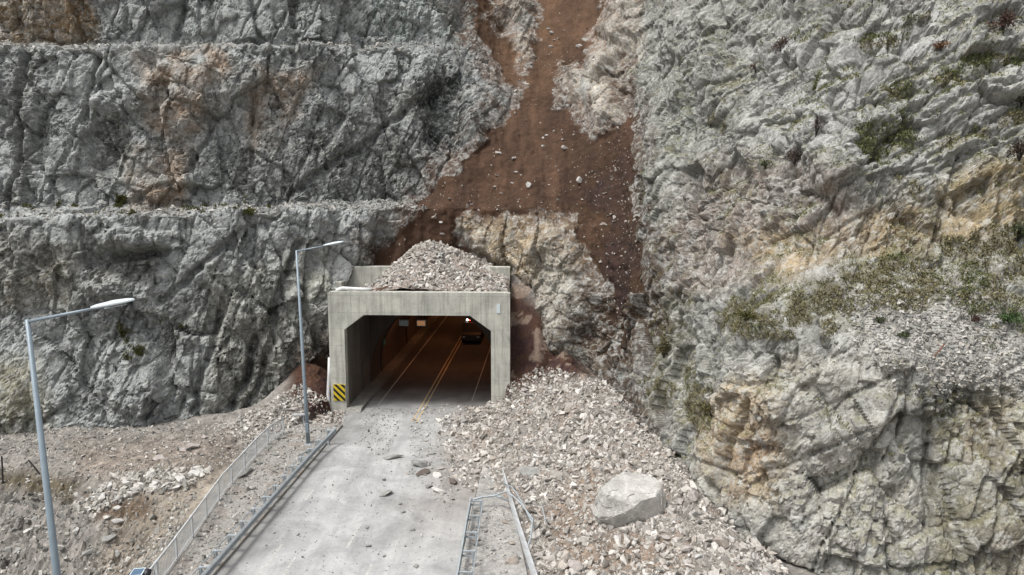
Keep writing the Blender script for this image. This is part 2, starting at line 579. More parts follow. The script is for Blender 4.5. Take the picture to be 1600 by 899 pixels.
def build_cliff():
    nodes = []
    for foot, N, prof in COLS:
        N = np.array(N, float); N /= np.linalg.norm(N)
        nodes.append([[foot[0] + N[0] * b, foot[1] + N[1] * b, z] for b, z in prof])
    nodes = np.array(nodes)                                   # columns x nodes x 3
    mid = nodes[:, 1]
    cs = np.concatenate([[0], np.cumsum(np.linalg.norm(np.diff(mid, axis=0), axis=1))])
    # sample positions along the cliff, fine where the camera looks, coarse outside
    ss = []
    for k in range(len(cs) - 1):
        step = [0.6, 0.13, 0.115, 0.11, 0.105, 0.105, 0.105, 0.105, 0.095, 0.09, 0.085, 0.08, 0.07, 0.065, 0.07, 0.075, 0.2, .6][k]
        if k == 0: step = 0.45
        n = max(2, int((cs[k + 1] - cs[k]) / step))
        ss.append(np.linspace(cs[k], cs[k + 1], n, endpoint=False))
    ss = np.concatenate(ss + [[cs[-1]]])
    # Catmull-Rom over columns
    tang = np.zeros_like(nodes)
    tang[1:-1] = (nodes[2:] - nodes[:-2]) / (cs[2:] - cs[:-2])[:, None, None]
    tang[0] = (nodes[1] - nodes[0]) / (cs[1] - cs[0]); tang[-1] = (nodes[-1] - nodes[-2]) / (cs[-1] - cs[-2])
    ki = np.clip(np.searchsorted(cs, ss, 'right') - 1, 0, len(cs) - 2)
    h = (cs[ki + 1] - cs[ki])
    t = (ss - cs[ki]) / h
    t = t[:, None, None]; h = h[:, None, None]
    L = ((2 * t**3 - 3 * t**2 + 1) * nodes[ki] + (t**3 - 2 * t**2 + t) * h * tang[ki]
         + (-2 * t**3 + 3 * t**2) * nodes[ki + 1] + (t**3 - t**2) * h * tang[ki + 1])
    # the profile: fine steps on the faces
    cnt = [150, 44, 120, 34, 100, 6]
    rows = []
    for k, c in enumerate(cnt):
        for j in range(c):
            f = j / c
            rows.append(L[:, k] * (1 - f) + L[:, k + 1] * f)
    rows.append(L[:, -1])
    G = np.stack(rows, 1)                                     # ns x nv x 3
    ns, nv = G.shape[:2]
    # round the profile's corners a little
    for _ in range(10):
        G[:, 1:-1] = 0.25 * G[:, :-2] + 0.5 * G[:, 1:-1] + 0.25 * G[:, 2:]
    du = np.gradient(G, axis=0); dv = np.gradient(G, axis=1)
    Nn = np.cross(du, dv)
    Nn /= np.linalg.norm(Nn, axis=2, keepdims=True) + 1e-9    # points out of the hill, towards the camera side
    return G, Nn, ns, nv

G, Nn, ns, nv = build_cliff()
P = G.reshape(-1, 3).copy()
NR = Nn.reshape(-1, 3)
if (NR[:, 1].mean() > 0): NR = -NR
PX, PY, DEP = project(P)
# how the photograph's outlines wander: noise in pixels
wob1 = fbm(P, 2.2, 4, 301)
wob2 = fbm(P, 0.7, 3, 322)
wx = PX + 16 * wob1 + 5 * wob2
wy = PY + 14 * fbm(P, 2.0, 4, 311) + 5 * wob2

# --- zones
SOIL = [
    [(590, 405), (622, 366), (650, 324), (688, 280), (746, 230), (788, 192), (812, 160), (824, 100), (838, 50), (846, -60), (966, -60), (940, 20), (912, 66),
     (900, 100), (878, 95), (862, 130), (868, 165), (896, 182), (922, 214), (944, 226), (962, 200), (982, 180), (990, 240), (986, 300), (1004, 400), (1014, 450),
     (996, 500), (968, 560), (940, 560), (940, 470), (926, 410), (905, 368), (900, 330), (860, 322), (806, 332), (752, 328), (706, 342), (700, 366), (726, 398), (750, 420), (650, 450)],
    [(730, -40), (745, 40), (770, 70), (778, 40), (760, 20), (752, -40)],
    [(752, 30), (790, 120), (812, 128), (806, 90), (780, 50)],
    [(795, 470), (850, 500), (905, 560), (960, 610), (1000, 660), (760, 660)],
    [(470, 590), (505, 550), (520, 540), (530, 660), (470, 660)],
]
GRASS = [
    ([(1010, 470), (1050, 480), (1040, 620), (1010, 640), (1000, 560)], .65),
    ([(1040, 560), (1075, 640), (1085, 690), (1130, 670), (1125, 610), (1090, 590)], .75),
    ([(1130, 480), (1180, 450), (1260, 470), (1320, 500), (1290, 530), (1200, 540), (1140, 520)], .8),
    ([(1300, 420), (1420, 390), (1520, 360), (1640, 330), (1640, 470), (1560, 500), (1460, 490), (1330, 500), (1260, 470)], .8),
    ([(1500, 540), (1540, 490), (1640, 460), (1640, 570), (1560, 560)], .55),
    ([(1340, 40), (1440, 20), (1480, 40), (1400, 70), (1330, 70)], .6),
    ([(1180, 60), (1290, 50), (1300, 75), (1200, 90)], .5),
    ([(1360, 130), (1470, 115), (1540, 70), (1640, 70), (1640, 95), (1560, 105), (1470, 150), (1380, 165)], .75),
    ([(1340, 200), (1400, 170), (1430, 190), (1420, 240), (1350, 250)], .7),
    ([(1440, 150), (1530, 120), (1540, 135), (1450, 170)], .5),
    ([(1450, 240), (1560, 170), (1640, 150), (1640, 175), (1560, 205), (1470, 250)], .7),
    ([(1268, 130), (1290, 80), (1300, 85), (1262, 150), (1232, 190), (1226, 185)], .6),
    ([(1380, 250), (1420, 240), (1440, 300), (1390, 310)], .6),
    ([(1100, 190), (1130, 180), (1130, 205), (1105, 205)], .6),
    ([(0, 318), (190, 314), (190, 326), (0, 328)], .4),
    ([(200, 318), (420, 314), (420, 324), (200, 326)], .25),
    ([(180, 520), (280, 500), (290, 560), (190, 560)], .25),
]
soil_sd = np.full(len(P), -1e9)
for pg in SOIL:
    soil_sd = np.maximum(soil_sd, poly_sd(wx, wy, pg))
soil = sstep(-4, 3, soil_sd - 26 * sstep(400, 540, PY) * (PX > 900) + 30 * sstep(380, 500, PY) * (PX > 900) * fbm(P * np.array([1, 1, .5]), .8, 4, 335) + 7 * fbm(P, .5, 4, 333) + 14 * fbm(P, 1.8, 4, 334))
soil[DEP < 5] = 0
grass = np.zeros(len(P))
gn = fbm(P, 1.1, 4, 377)
for pg, dens in GRASS:
    grass = np.maximum(grass, sstep(-14, 10, poly_sd(wx, wy, pg)) * dens)
grass = sstep(0.40, 1.0, grass + 0.75 * gn + 0.5 * fbm(P, .45, 3, 379)) * (grass > 0.02)
grass *= 1 - soil
SCREE = [(1340, 500), (1450, 478), (1560, 500), (1640, 560), (1640, 640), (1560, 600), (1480, 605), (1430, 570), (1380, 560)]
scree = sstep(-10, 12, poly_sd(wx, wy, SCREE))

side = sstep(930, 1010, PX)                                    # 0 quarried left, 1 natural right
slab = side * sstep(300, 210, PY + 0.25 * (1250 - PX)) * sstep(1020, 1130, PX)   # laminated slabs high on the right

# --- large forms seen in the photograph: (px, py, rx, ry, turn, metres out of the face)
FORMS = [
    (870, 470, 70, 130, 0, 1.6), (900, 560, 45, 60, 0, 1.0), (800, 375, 80, 40, 0, .8),           # knob below the soil
    (886, 140, 26, 46, 0, 1.2), (936, 150, 30, 80, 8, 1.2), (805, 72, 30, 34, 0, 1.1), (790, 10, 50, 24, 0, 1.0), (965, 30, 44, 38, 0, 1.2),
    (170, 225, 36, 55, 0, -.9), (60, 250, 20, 90, 0, -.5), (190, 160, 50, 26, 0, .8), (280, 150, 70, 60, 0, .7), (365, 120, 60, 40, 0, .5),
    (695, 185, 40, 70, 0, -1.2), (640, 170, 34, 90, -12, .8), (760, 190, 34, 60, 0, .6),
    (350, 440, 26, 90, 22, .9), (410, 500, 16, 110, 20, .8), (320, 560, 36, 80, 14, .7), (205, 590, 60, 60, 0, .9), (250, 470, 60, 30, 0, .4),
    (200, 372, 60, 18, 0, .9), (200, 405, 70, 22, 0, -1.0), (190, 450, 60, 16, 0, .7), (90, 430, 60, 50, 0, -.5), (505, 480, 30, 70, 0, .7),
    (600, 385, 24, 36, 0, -1.3), (560, 370, 26, 50, 20, .8), (490, 330, 60, 20, 0, .3),
    (1080, 60, 50, 46, 0, 1.0), (1110, 150, 60, 70, 0, .6), (1135, 320, 30, 80, 0, -.4), (1030, 300, 30, 120, 0, .5), (1180, 360, 60, 50, 0, .7),
    (1190, 230, 70, 40, -20, .8), (1230, 250, 30, 40, 0, -.9), (1330, 270, 60, 40, 0, .8), (1520, 170, 80, 36, -18, .9), (1540, 260, 70, 30, -20, .6),
    (1040, 430, 50, 80, 0, .6), (1000, 560, 20, 90, 0, .4), (1060, 560, 30, 70, 0, -.8), (1290, 640, 110, 70, 0, .6), (1330, 720, 90, 70, 0, .4), (1100, 740, 26, 80, 0, .5),
    (1480, 740, 40, 160, -6, -.3), (1540, 660, 60, 60, 0, -.3), (1180, 640, 60, 80, 20, .4), (1400, 560, 34, 30, 0, .5), (1550, 300, 60, 40, -25, .8),
    (960, 470, 20, 60, 0, -.7), (715, 350, 24, 14, 0, .6), (830, 170, 22, 22, 0, .35),
]
form = np.zeros(len(P))
for fx, fy, rx, ry, a, amp in FORMS:
    ca, sa = cos(radians(a)), sin(radians(a))
    dx, dy = wx - fx, wy - fy
    e = ((dx * ca - dy * sa) / rx) ** 2 + ((dx * sa + dy * ca) / ry) ** 2
    form += amp * sstep(1.25, 0.35, e)
# --- open joints: (points, width px, depth m)
JOINTS = [
    ([(15, 330), (28, 240), (30, 150), (48, 60)], 5, .8), ([(152, 75), (148, 110), (130, 190)], 4, .6), ([(330, 0), (336, 60)], 4, .5), ([(460, 0), (462, 100)], 5, .6),
    ([(525, 60), (540, 0)], 4, .5), ([(275, 60), (290, 0)], 6, .7), ([(360, 640), (400, 540), (440, 450), (470, 380)], 6, 1.0), ([(385, 640), (410, 590), (428, 500), (452, 440)], 5, .8),
    ([(300, 640), (330, 540), (350, 470)], 5, .7), ([(250, 470), (310, 420), (380, 360)], 6, .8), ([(460, 300), (560, 230), (640, 170), (690, 130)], 6, .7),
    ([(300, 270), (210, 310)], 4, .4), ([(340, 180), (300, 260), (300, 300)], 4, .5), ([(400, 120), (395, 260)], 4, .4), ([(180, 400), (260, 392)], 6, .9), ([(470, 450), (500, 560)], 4, .5),
    ([(1122, 0), (1122, 80), (1110, 130)], 5, .9), ([(1286, 75), (1270, 130), (1236, 190)], 5, .7), ([(1085, 140), (1075, 230), (1060, 330)], 5, .5), ([(1090, 330), (1095, 430)], 4, .4),
    ([(1340, 60), (1345, 140), (1400, 190)], 5, .5), ([(1420, 170), (1600, 90)], 4, .4), ([(1400, 210), (1520, 150), (1600, 130)], 4, .5), ([(1450, 250), (1580, 170)], 4, .5), ([(1470, 270), (1600, 200)], 4, .4),
    ([(1215, 300), (1210, 360)], 5, .5), ([(985, 500), (982, 600)], 4, .6), ([(962, 470), (972, 590)], 5, .6), ([(1012, 470), (1004, 640)], 4, .5),
    ([(1420, 580), (1445, 660), (1455, 800), (1450, 890)], 4, .4), ([(1560, 560), (1565, 700)], 4, .5), ([(1100, 640), (1110, 740), (1130, 800)], 5, .6), ([(1215, 560), (1150, 700), (1120, 770)], 4, .4),
    ([(1160, 690), (1215, 700)], 4, .5), ([(1555, 290), (1560, 350)], 5, .5), ([(1495, 300), (1510, 350)], 5, .5), ([(735, 110), (690, 70)], 4, .4), ([(850, 0), (900, 4)], 9, 1.2),
    ([(942, 130), (985, 60)], 7, .8), ([(960, 200), (990, 130)], 6, .7), ([(1170, 250), (1260, 235)], 4, .4),
]
joint = np.zeros(len(P))
for pts, wd, dep in JOINTS:
    joint = np.maximum(joint, dep * sstep(wd * 1.6, wd * 0.3, line_d(wx * 0.6 + PX * 0.4, wy * 0.6 + PY * 0.4, pts)))

# --- broken rock at every size
R_left = rot('Y', 18) @ rot('Z', 24)
R_left2 = rot('Y', -9) @ rot('Z', -15)
R_right = rot('Y', 28) @ rot('Z', 20)          # beds rising to the right
R_blk = rot('Y', -12) @ rot('Z', 35)
disp = np.zeros(len(P), np.float32)
tone = np.zeros(len(P), np.float32)
near = DEP > 0

fine = 0.45 + 0.95 * sstep(-.30, .30, fbm(P, 3.6, 3, 431)) * (1 - .45 * sstep(700, 760, PX) * sstep(1000, 960, PX) * sstep(330, 260, PY))

def stack(idx, specs):
    d = np.zeros(len(idx), np.float32); tn = np.zeros(len(idx), np.float32)
    p = P[idx]
    for lev, (R, sc3, amp, sd_, crack, tw) in enumerate(specs):
        if lev > 1: amp = amp * fine[idx] * (1 - .45 * slab[idx]); crack = crack * fine[idx]
        hgt, edge, rnd = facets(p, R, sc3, sd_, 1.9, .16)
        d += amp * hgt - crack * np.exp(-edge / 0.06)
        tn += tw * (rnd - 0.5)
    return d, tn

li = np.where(slab < 0.98)[0]
d, tn = stack(li, [
    (R_left, (3.0, 3.0, 5.0), .42, 11, .18, .32), (R_left2, (1.3, 1.3, 2.2), .22, 12, .14, .34),
    (R_blk, (.60, .60, .80), .11, 13, .11, .32), (R_left2, (.28, .28, .30), .05, 14, .05, .24)])
A = np.zeros(len(P), np.float32); B_ = np.zeros(len(P), np.float32)
A[li] = d; tA = np.zeros(len(P), np.float32); tA[li] = tn
ri = np.where(slab > 0.02)[0]
d, tn = stack(ri, [
    (R_right, (4.0, 4.0, 2.0), .42, 21, .16, .2), (R_right, (1.6, 1.6, .8), .24, 22, .12, .24),
    (R_right, (.7, .7, .42), .12, 23, .08, .28), (R_blk, (.28, .28, .24), .05, 24, .03, .22)])
B_[ri] = d; tB = np.zeros(len(P), np.float32); tB[ri] = tn
gully = sstep(720, 780, PX) * sstep(1000, 950, PX) * sstep(330, 250, PY)
rockd = (A * (1 - slab) + B_ * slab) * (1 - .5 * gully)
tone = tA * (1 - slab) + tB * slab
# long joint planes running through the rock: open cracks, with a small step across each
def joint_set(nrm, spacing, seed, depth, stepm, width, wgt):
    nrm = np.array(nrm, float); nrm /= np.linalg.norm(nrm)
    wv_ = (P @ nrm) / spacing + .30 * fbm(P, 5.0, 3, seed) + .06 * fbm(P, 1.2, 3, seed + 5)
    r_ = np.round(wv_)
    f_ = np.abs(wv_ - r_) * spacing
    hs_ = h01(hash3(r_, r_ * 0, r_ * 0, seed), 1)
    hc_ = h01(hash3(np.floor(wv_), r_ * 0, r_ * 0, seed), 2)
    wgt = wgt * (1 - .3 * side)
    on = sstep(-.15, .25, fbm(P, 4.5, 3, seed + 9) + .5 * (hs_ - .4))
    return wgt * (stepm * (hc_ - .5) - depth * on * (.4 + .6 * hs_) * np.exp(-(f_ / width) ** 2))
left_w = 1 - side
rockd = rockd + joint_set((.93, .1, -.36), 2.3, 701, .36, .34, .09, left_w) + joint_set((.25, .15, .95), 3.4, 711, .20, .26, .08, left_w) + joint_set((.75, .3, .6), 4.1, 721, .24, .24, .08, left_w)
rockd = rockd + joint_set((-.46, .1, .88), 1.5, 731, .32, .40, .07, side) + joint_set((.88, -.3, -.32), 2.6, 741, .38, .38, .07, side) + joint_set((.95, .2, .1), 3.9, 751, .34, .32, .08, side)
rockd = rockd + (0.8 - .25 * side) * fbm(P, 6.0, 3, 401) + form * (1 - .35 * side) - joint * (1 - .4 * side)
soild = 0.22 * fbm(P, 2.5, 4, 411) + 0.40 * fbm(P * np.array([1, .16, .16]), 0.9, 4, 412) + 0.13 * fbm(P, .4, 4, 413) - 0.25 + 0.5 * np.minimum(form, 0)
# bench tops carry broken stone: less relief
NZ = NR[:, 2]
flat = sstep(0.55, 0.85, NZ)
rockd = rockd * (1 - 0.55 * flat)
rockd = rockd * (1 - 0.45 * scree) * (1 - 0.25 * grass)
soilw = np.maximum(soil, .85 * sstep(-34, 4, soil_sd + 8 * wob2) * (PY < 460))     # the slide feathers out over the rock
disp = rockd * (1 - soilw) + soild * soilw
dg = disp.reshape(ns, nv)
db = dg.copy()
db[1:-1, 1:-1] = (4 * dg[1:-1, 1:-1] + 2 * (dg[:-2, 1:-1] + dg[2:, 1:-1] + dg[1:-1, :-2] + dg[1:-1, 2:]) + dg[:-2, :-2] + dg[2:, 2:] + dg[:-2, 2:] + dg[2:, :-2]) / 16
kb = (0.15 + 0.15 * side).reshape(ns, nv)
disp = (dg * (1 - kb) + db * kb).ravel()
P2 = P + NR * disp[:, None]

# --- colour of the stone itself
c = np.empty((len(P), 3), np.float32)
grey = lin(151, 154, 152)
warm = lin(150, 149, 142)
big = fbm(P, 9, 4, 501); med = fbm(P, 2.6, 4, 502); sml = fbm(P, 0.8, 4, 503)
base = grey[None] * (1 - side[:, None]) + warm[None] * side[:, None]
c[:] = base * (1 + 0.16 * big + 0.16 * med + 0.10 * sml + 0.9 * tone)[:, None]

def tint(polys, colour, strength, soft=14, nscale=1.4, amp=0.5, seed=0):
    global c
    m = np.zeros(len(P))
    for pg in polys:
        m = np.maximum(m, sstep(-soft, soft, poly_sd(wx, wy, pg)))
    m = np.clip(m * (strength + amp * fbm(P, nscale, 4, 600 + seed)), 0, 1)[:, None]
    c = c * (1 - m) + (colour[None] * (1 + 0.8 * tone + 0.15 * sml)[:, None]) * m

tint([[(-40, -40), (145, -40), (148, 66), (-40, 72)]], lin(146, 124, 94), .75, 10, 1.5, .6, 1)
tint([[(60, -40), (140, -40), (140, 40), (80, 60)]], lin(132, 104, 70), .5, 14, 1.2, .8, 2)
tint([[(205, 82), (360, 76), (380, 110), (330, 190), (270, 230), (230, 190)], [(400, 110), (500, 110), (470, 160), (430, 230), (390, 240), (385, 150)], [(195, 230), (300, 220), (290, 330), (200, 330)]],
     lin(160, 140, 120), .5, 16, 1.3, .9, 3)
tint([[(330, 280), (470, 200), (560, 180), (640, 120), (700, 150), (640, 300), (420, 320)]], lin(112, 113, 109), .6, 20, 2, .6, 4)
tint([[(660, 120), (730, 100), (735, 230), (650, 240)]], lin(74, 78, 77), .8, 10, 1.2, .5, 5)
tint([[(590, -40), (720, -40), (700, 60), (560, 60)], [(250, -40), (320, -40), (320, 60), (270, 60)]], lin(146, 154, 150), .6, 20, 2, .6, 6)
tint([[(-40, 360), (120, 380), (140, 480), (-40, 490)], [(130, 410), (240, 400), (240, 440), (150, 440)]], lin(116, 112, 100), .65, 20, 1.5, .6, 7)
tint([[(-40, 560), (60, 560), (90, 680), (-40, 690)]], lin(160, 155, 132), .6, 20, 1.5, .6, 8)
tint([[(330, 420), (520, 380), (520, 560), (420, 640), (320, 640)]], lin(148, 146, 132), .5, 20, 1.5, .6, 9)
tint([[(560, 390), (640, 385), (640, 420), (560, 425)]], lin(84, 86, 82), .7, 8, 1, .4, 10)
tint([[(570, 330), (665, 330), (640, 372), (590, 360)]], lin(196, 194, 188), .6, 8, 1, .4, 11)
tint([[(700, 330), (900, 325), (930, 420), (860, 440), (800, 470), (740, 400)]], lin(190, 170, 138), .8, 10, 1.2, .4, 12)
tint([[(850, 380), (930, 420), (960, 480), (945, 600), (870, 560), (840, 470)]], lin(192, 184, 168), .75, 14, 1.2, .6, 13)
tint([[(740, -40), (840, -40), (820, 30), (770, 45)], [(870, 90), (910, 90), (912, 180), (868, 165)], [(915, 60), (1000, -40), (1010, 60), (980, 130), (955, 220), (920, 205)], [(780, 55), (830, 50), (825, 100), (790, 95)]],
     lin(192, 183, 168), .8, 8, 1, .5, 14)
tint([[(950, 80), (990, 75), (990, 200), (960, 160)]], lin(96, 72, 56), .7, 8, 1, .7, 15)
tint([[(990, 100), (1100, 90), (1100, 330), (1000, 340)]], lin(152, 155, 147), .6, 20, 1.5, .4, 16)
tint([[(1080, 250), (1260, 230), (1330, 300), (1330, 400), (1080, 460), (1010, 440)]], lin(150, 138, 128), .7, 24, 2, .6, 17)
tint([[(1130, 380), (1300, 340), (1500, 280), (1640, 230), (1640, 350), (1420, 400), (1240, 440)]], lin(180, 160, 126), .55, 24, 2, .8, 18)
tint([[(1460, 290), (1640, 240), (1640, 330), (1480, 360)]], lin(174, 156, 118), .5, 14, 1.5, .6, 19)
tint([[(1150, 60), (1640, -40), (1640, 240), (1420, 270), (1180, 240)]], lin(182, 182, 178), .65, 24, 2, .5, 20)
tint([[(1080, 640), (1260, 560), (1220, 800), (1120, 780)]], lin(178, 160, 132), .65, 24, 1.5, .7, 21)
tint([[(1080, 670), (1110, 670), (1120, 730), (1090, 740)], [(1160, 670), (1215, 660), (1210, 760), (1130, 790), (1140, 730)], [(1490, 640), (1570, 630), (1560, 730), (1500, 720)], [(1540, 830), (1640, 800), (1640, 920), (1550, 920)]],
     lin(146, 124, 102), .4, 14, 1, .9, 22)
tint([[(1230, 560), (1420, 560), (1450, 850), (1230, 900), (1220, 700)]], lin(178, 174, 164), .6, 30, 1.6, .6, 23)
tint([[(1450, 620), (1640, 600), (1640, 920), (1460, 920)]], lin(142, 136, 118), .65, 20, 1.6, .6, 24)
tint([SCREE], lin(178, 176, 168), .9, 10, 1, .3, 25)
tint([[(130, 200), (200, 170), (210, 280), (150, 290)], [(10, 100), (60, 90), (50, 320), (10, 320)], [(560, 400), (640, 390), (640, 420), (570, 425)], [(240, 470), (330, 440), (330, 520), (260, 560)], [(340, 560), (420, 420), (450, 440), (400, 640), (350, 640)]], lin(112, 112, 106), .55, 16, 1.2, .7, 30)
tint([[(1020, 440), (1080, 460), (1070, 640), (1010, 640)], [(1450, 600), (1500, 620), (1490, 920), (1450, 920)]], lin(104, 102, 84), .55, 16, 1.2, .8, 31)
tint([[(930, 480), (1000, 480), (980, 560), (930, 560)]], lin(98, 70, 56), .6, 14, .8, 1.1, 26)

gr_ = P2.reshape(ns, nv, 3)
n2 = np.cross(np.gradient(gr_, axis=0), np.gradient(gr_, axis=1)).reshape(-1, 3)
n2 /= np.linalg.norm(n2, axis=1)[:, None] + 1e-9
if n2[:, 1].mean() > 0: n2 = -n2
moss = side * sstep(.35, .75, n2[:, 2]) * sstep(-.05, .35, fbm(P, 2.4, 4, 541) + .2 * sstep(1000, 1300, PX)) * (1 - soil) * (1 - scree)
mm = (.6 * moss)[:, None]
c = c * (1 - mm) + mm * (lin(120, 116, 82)[None] * (1 + .3 * sml)[:, None])
# earth and dead grass between the stones on the vegetated ledges
earth = lin(112, 104, 78)
earth2 = lin(112, 98, 80)
gm = (0.65 * grass)[:, None]
c = c * (1 - gm) + gm * (earth[None] * (0.5 + 0.5 * sstep(-.4, .4, med))[:, None] + earth2[None] * (0.5 - 0.5 * sstep(-.4, .4, med))[:, None])
# soil: red brown, darker and damper in the right branch
sb = lin(82, 61, 47); sb2 = lin(66, 49, 33); sb3 = lin(112, 86, 64)
damp = sstep(900, 960, PX + 40 * wob1) * sstep(200, 300, PY) + sstep(440, 500, PY) * (PX > 780)
damp = np.clip(damp, 0, 1)
streak = fbm(P * np.array([1.0, .18, .18]), 1.1, 4, 520)
sc_ = sb[None] * (1 - damp[:, None]) + sb2[None] * damp[:, None]
pale = np.clip(sstep(200, 60, PY) * 0.8 + 0.5 * streak, 0, 1)[:, None] * (1 - damp[:, None])
sc_ = sc_ * (1 - 0.6 * pale) + sb3[None] * 0.6 * pale
sc_ = sc_ * (1 + 0.42 * streak + 0.22 * med + 0.22 * sml)[:, None]
dusty = (sstep(-75, 0, soil_sd + 26 * wob1 + 20 * wob2) * sstep(-.35, .3, fbm(P, .7, 4, 531) + .3 * n2[:, 2] + .5 * sstep(-30, 0, soil_sd)) * .85)[:, None]   # earth smeared on the rock beside the slide
c = c * (1 - dusty) + (sc_ * 1.2) * dusty
sm = soil[:, None]
c = c * (1 - sm) + sc_ * sm
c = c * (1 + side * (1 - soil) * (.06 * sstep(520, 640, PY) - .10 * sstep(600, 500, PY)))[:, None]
c = np.clip(c, 0.015, 0.85)

# --- faces; the tunnel passes through, and the soil slide is a body of its own
idx = np.arange(ns * nv).reshape(ns, nv)
Q = np.stack([idx[:-1, :-1], idx[1:, :-1], idx[1:, 1:], idx[:-1, 1:]], -1).reshape(-1, 4)
uu, vv = UV(P[:, 0], P[:, 1])
hole = (np.abs(uu) < 6.4) & (P[:, 2] < 8.0) & (vv > 3)
keep = ~hole[Q].any(1)
Q = Q[keep]
fsoil = soil[Q].mean(1) > 0.5
fcol = Q[:, 0] // nv
split = int(np.argmin(np.abs(P.reshape(ns, nv, 3)[:, 150, 0] - 2.5) + 1e3 * (P.reshape(ns, nv, 3)[:, 150, 1] < 48)))
fright = fcol >= split

def sub(name, mask, mat, **kw):
    q = Q[mask]
    used, inv = np.unique(q, return_inverse=True)
    me = np_mesh(name, P2[used], inv.reshape(-1, 4), mat, c[used], smooth=kw.pop('smooth', False))
    return link(name, me, None, **kw)

sub('quarried_cliff', ~fsoil & ~fright, MAT['rock'], kind='structure', label='grey quarried rock face cut in benches behind the tunnel portal')
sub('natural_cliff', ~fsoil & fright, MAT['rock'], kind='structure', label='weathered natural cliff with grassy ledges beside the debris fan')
sub('soil_slide', fsoil, MAT['soil'], kind='structure', label='red brown soil slide filling the gully above the portal', smooth=True)

# front-most vertex of the cliff for each 2-pixel cell of the photograph: to set stones and plants down on it
PX2, PY2, DEP2 = project(P2)
ok = (PX2 > 0) & (PX2 < 1600) & (PY2 > 0) & (PY2 < 899) & (DEP2 > 3) & ~hole
zi = np.where(ok)[0]
cell = (PY2[zi] // 3).astype(int) * 540 + (PX2[zi] // 3).astype(int)
o_ = np.argsort(-DEP2[zi], kind='stable')
FRONT = np.full(540 * 301, -1)
FRONT[cell[o_]] = zi[o_]

def cliff_hit(px, py):
    a, b = int(py // 3), int(px // 3)
    best = -1
    for da in (0, -1, 1, -2, 2):
        for db in (0, -1, 1, -2, 2):
            if 0 <= a + da < 300 and 0 <= b + db < 534:
                k = FRONT[(a + da) * 540 + b + db]
                if k >= 0 and (best < 0 or DEP2[k] < DEP2[best] - 1.5):
                    best = k
    return best

# ------------------------------------------------------------------ ground sheet
def axis(lo, hi, step, flo, fhi):
    a = np.arange(lo, hi, step)
    k = np.cumsum(1.35 ** np.arange(1, 22) * step)
    L = lo - k; H = a[-1] + k
    return np.concatenate([L[L > flo][::-1], a, H[H < fhi]])

gx = axis(-46, 20, 0.14, -420, 420)
gy = axis(14, 61, 0.14, -420, 420)
GX, GY = np.meshgrid(gx, gy, indexing='ij')
GZ = ground_z(GX, GY)
gp = np.stack([GX.ravel(), GY.ravel(), GZ.ravel() * 0], 1)
gu, gv = UV(gp[:, 0], gp[:, 1])
edgeu = np.interp(gv, [-60, -28, -22.7, -15.3, -6, 0], [-6.3, -6.3, -6.9, -8.0, -8.6, -6.6])
rough = np.maximum(sstep(0.3, -0.8, gu - edgeu), sstep(0.0, 0.4, GZ.ravel()) * (gu > 1))
hgt, edge, rnd = facets(gp, np.eye(3), (.7, .7, 9), 71, 1.0, .3)
hg2, ed2, rn2 = facets(gp, np.eye(3), (.28, .28, 9), 72, 1.0)
slope_l = sstep(-0.9, -2.0, GZ.ravel()) * (gu < -6)
rel = 0.35 * fbm(gp, 2.2, 5, 70) + 0.08 * hgt + 0.06 * hg2 + .08 * fbm(gp, .4, 3, 76) + slope_l * (0.2 * hgt + 0.1 * hg2 + 1.0 * fbm(gp, 2.8, 5, 75))
GZ2 = GZ.ravel() + rough * rel
GZ2 = np.where((rough < .01) , GZ.ravel(), GZ2)
gp[:, 2] = GZ2
gpx, gpy, gdep = project(gp)
gn1 = fbm(gp, 3, 4, 801); gn2 = fbm(gp, 1.0, 4, 802)
gc = np.empty((len(gp), 3))
gc[:] = lin(148, 143, 136)
def gtint(m, colour, s):
    global gc
    m = np.clip(m * s, 0, 1)[:, None]
    gc = gc * (1 - m) + colour[None] * m
gwx = gpx + 14 * gn1; gwy = gpy + 10 * gn2
gtint(sstep(-20, 20, poly_sd(gwx, gwy, [(110, 695), (360, 680), (380, 720), (300, 760), (120, 740)])), lin(146, 134, 122), .8)
gtint(sstep(-20, 20, poly_sd(gwx, gwy, [(230, 740), (400, 720), (300, 860), (220, 920), (150, 920), (170, 820)])), lin(156, 146, 132), .9)
gtint(sstep(-10, 14, poly_sd(gwx, gwy, [(0, 735), (60, 740), (130, 750), (110, 785), (40, 770), (0, 760)])), lin(96, 84, 58), .8)
gtint(sstep(-12, 12, poly_sd(gwx, gwy, [(130, 770), (235, 780), (230, 810), (150, 815)])), lin(112, 92, 72), .8)
gtint((gu > 1) * sstep(-14, 14, poly_sd(gwx, gwy, [(795, 440), (860, 490), (925, 590), (870, 590), (830, 600), (790, 622), (755, 640), (740, 560)])), lin(76, 54, 42), 1.0)
gtint((gu < -5) * sstep(-14, 14, poly_sd(gwx, gwy, [(455, 560), (540, 530), (545, 665), (480, 655), (450, 620)])), lin(80, 56, 43), 1.0)
gtint((gu > 4) * sstep(-12, 20, poly_sd(gwx, gwy, [(840, 800), (930, 700), (950, 780), (900, 840), (1040, 830), (1100, 899), (860, 899)])), lin(158, 136, 116), .7)
gtint((gu > 1) * (gn2 > .15), lin(150, 132, 118), .6)
gc *= (1 + 0.2 * gn1 + 0.16 * gn2 + 0.3 * (rnd - .5) + 0.25 * (rn2 - .5))[:, None]
gc = np.clip(gc, 0.02, 0.8)
ii = np.arange(len(gp)).reshape(GX.shape)
GQ = np.stack([ii[:-1, :-1], ii[1:, :-1], ii[1:, 1:], ii[:-1, 1:]], -1).reshape(-1, 4)
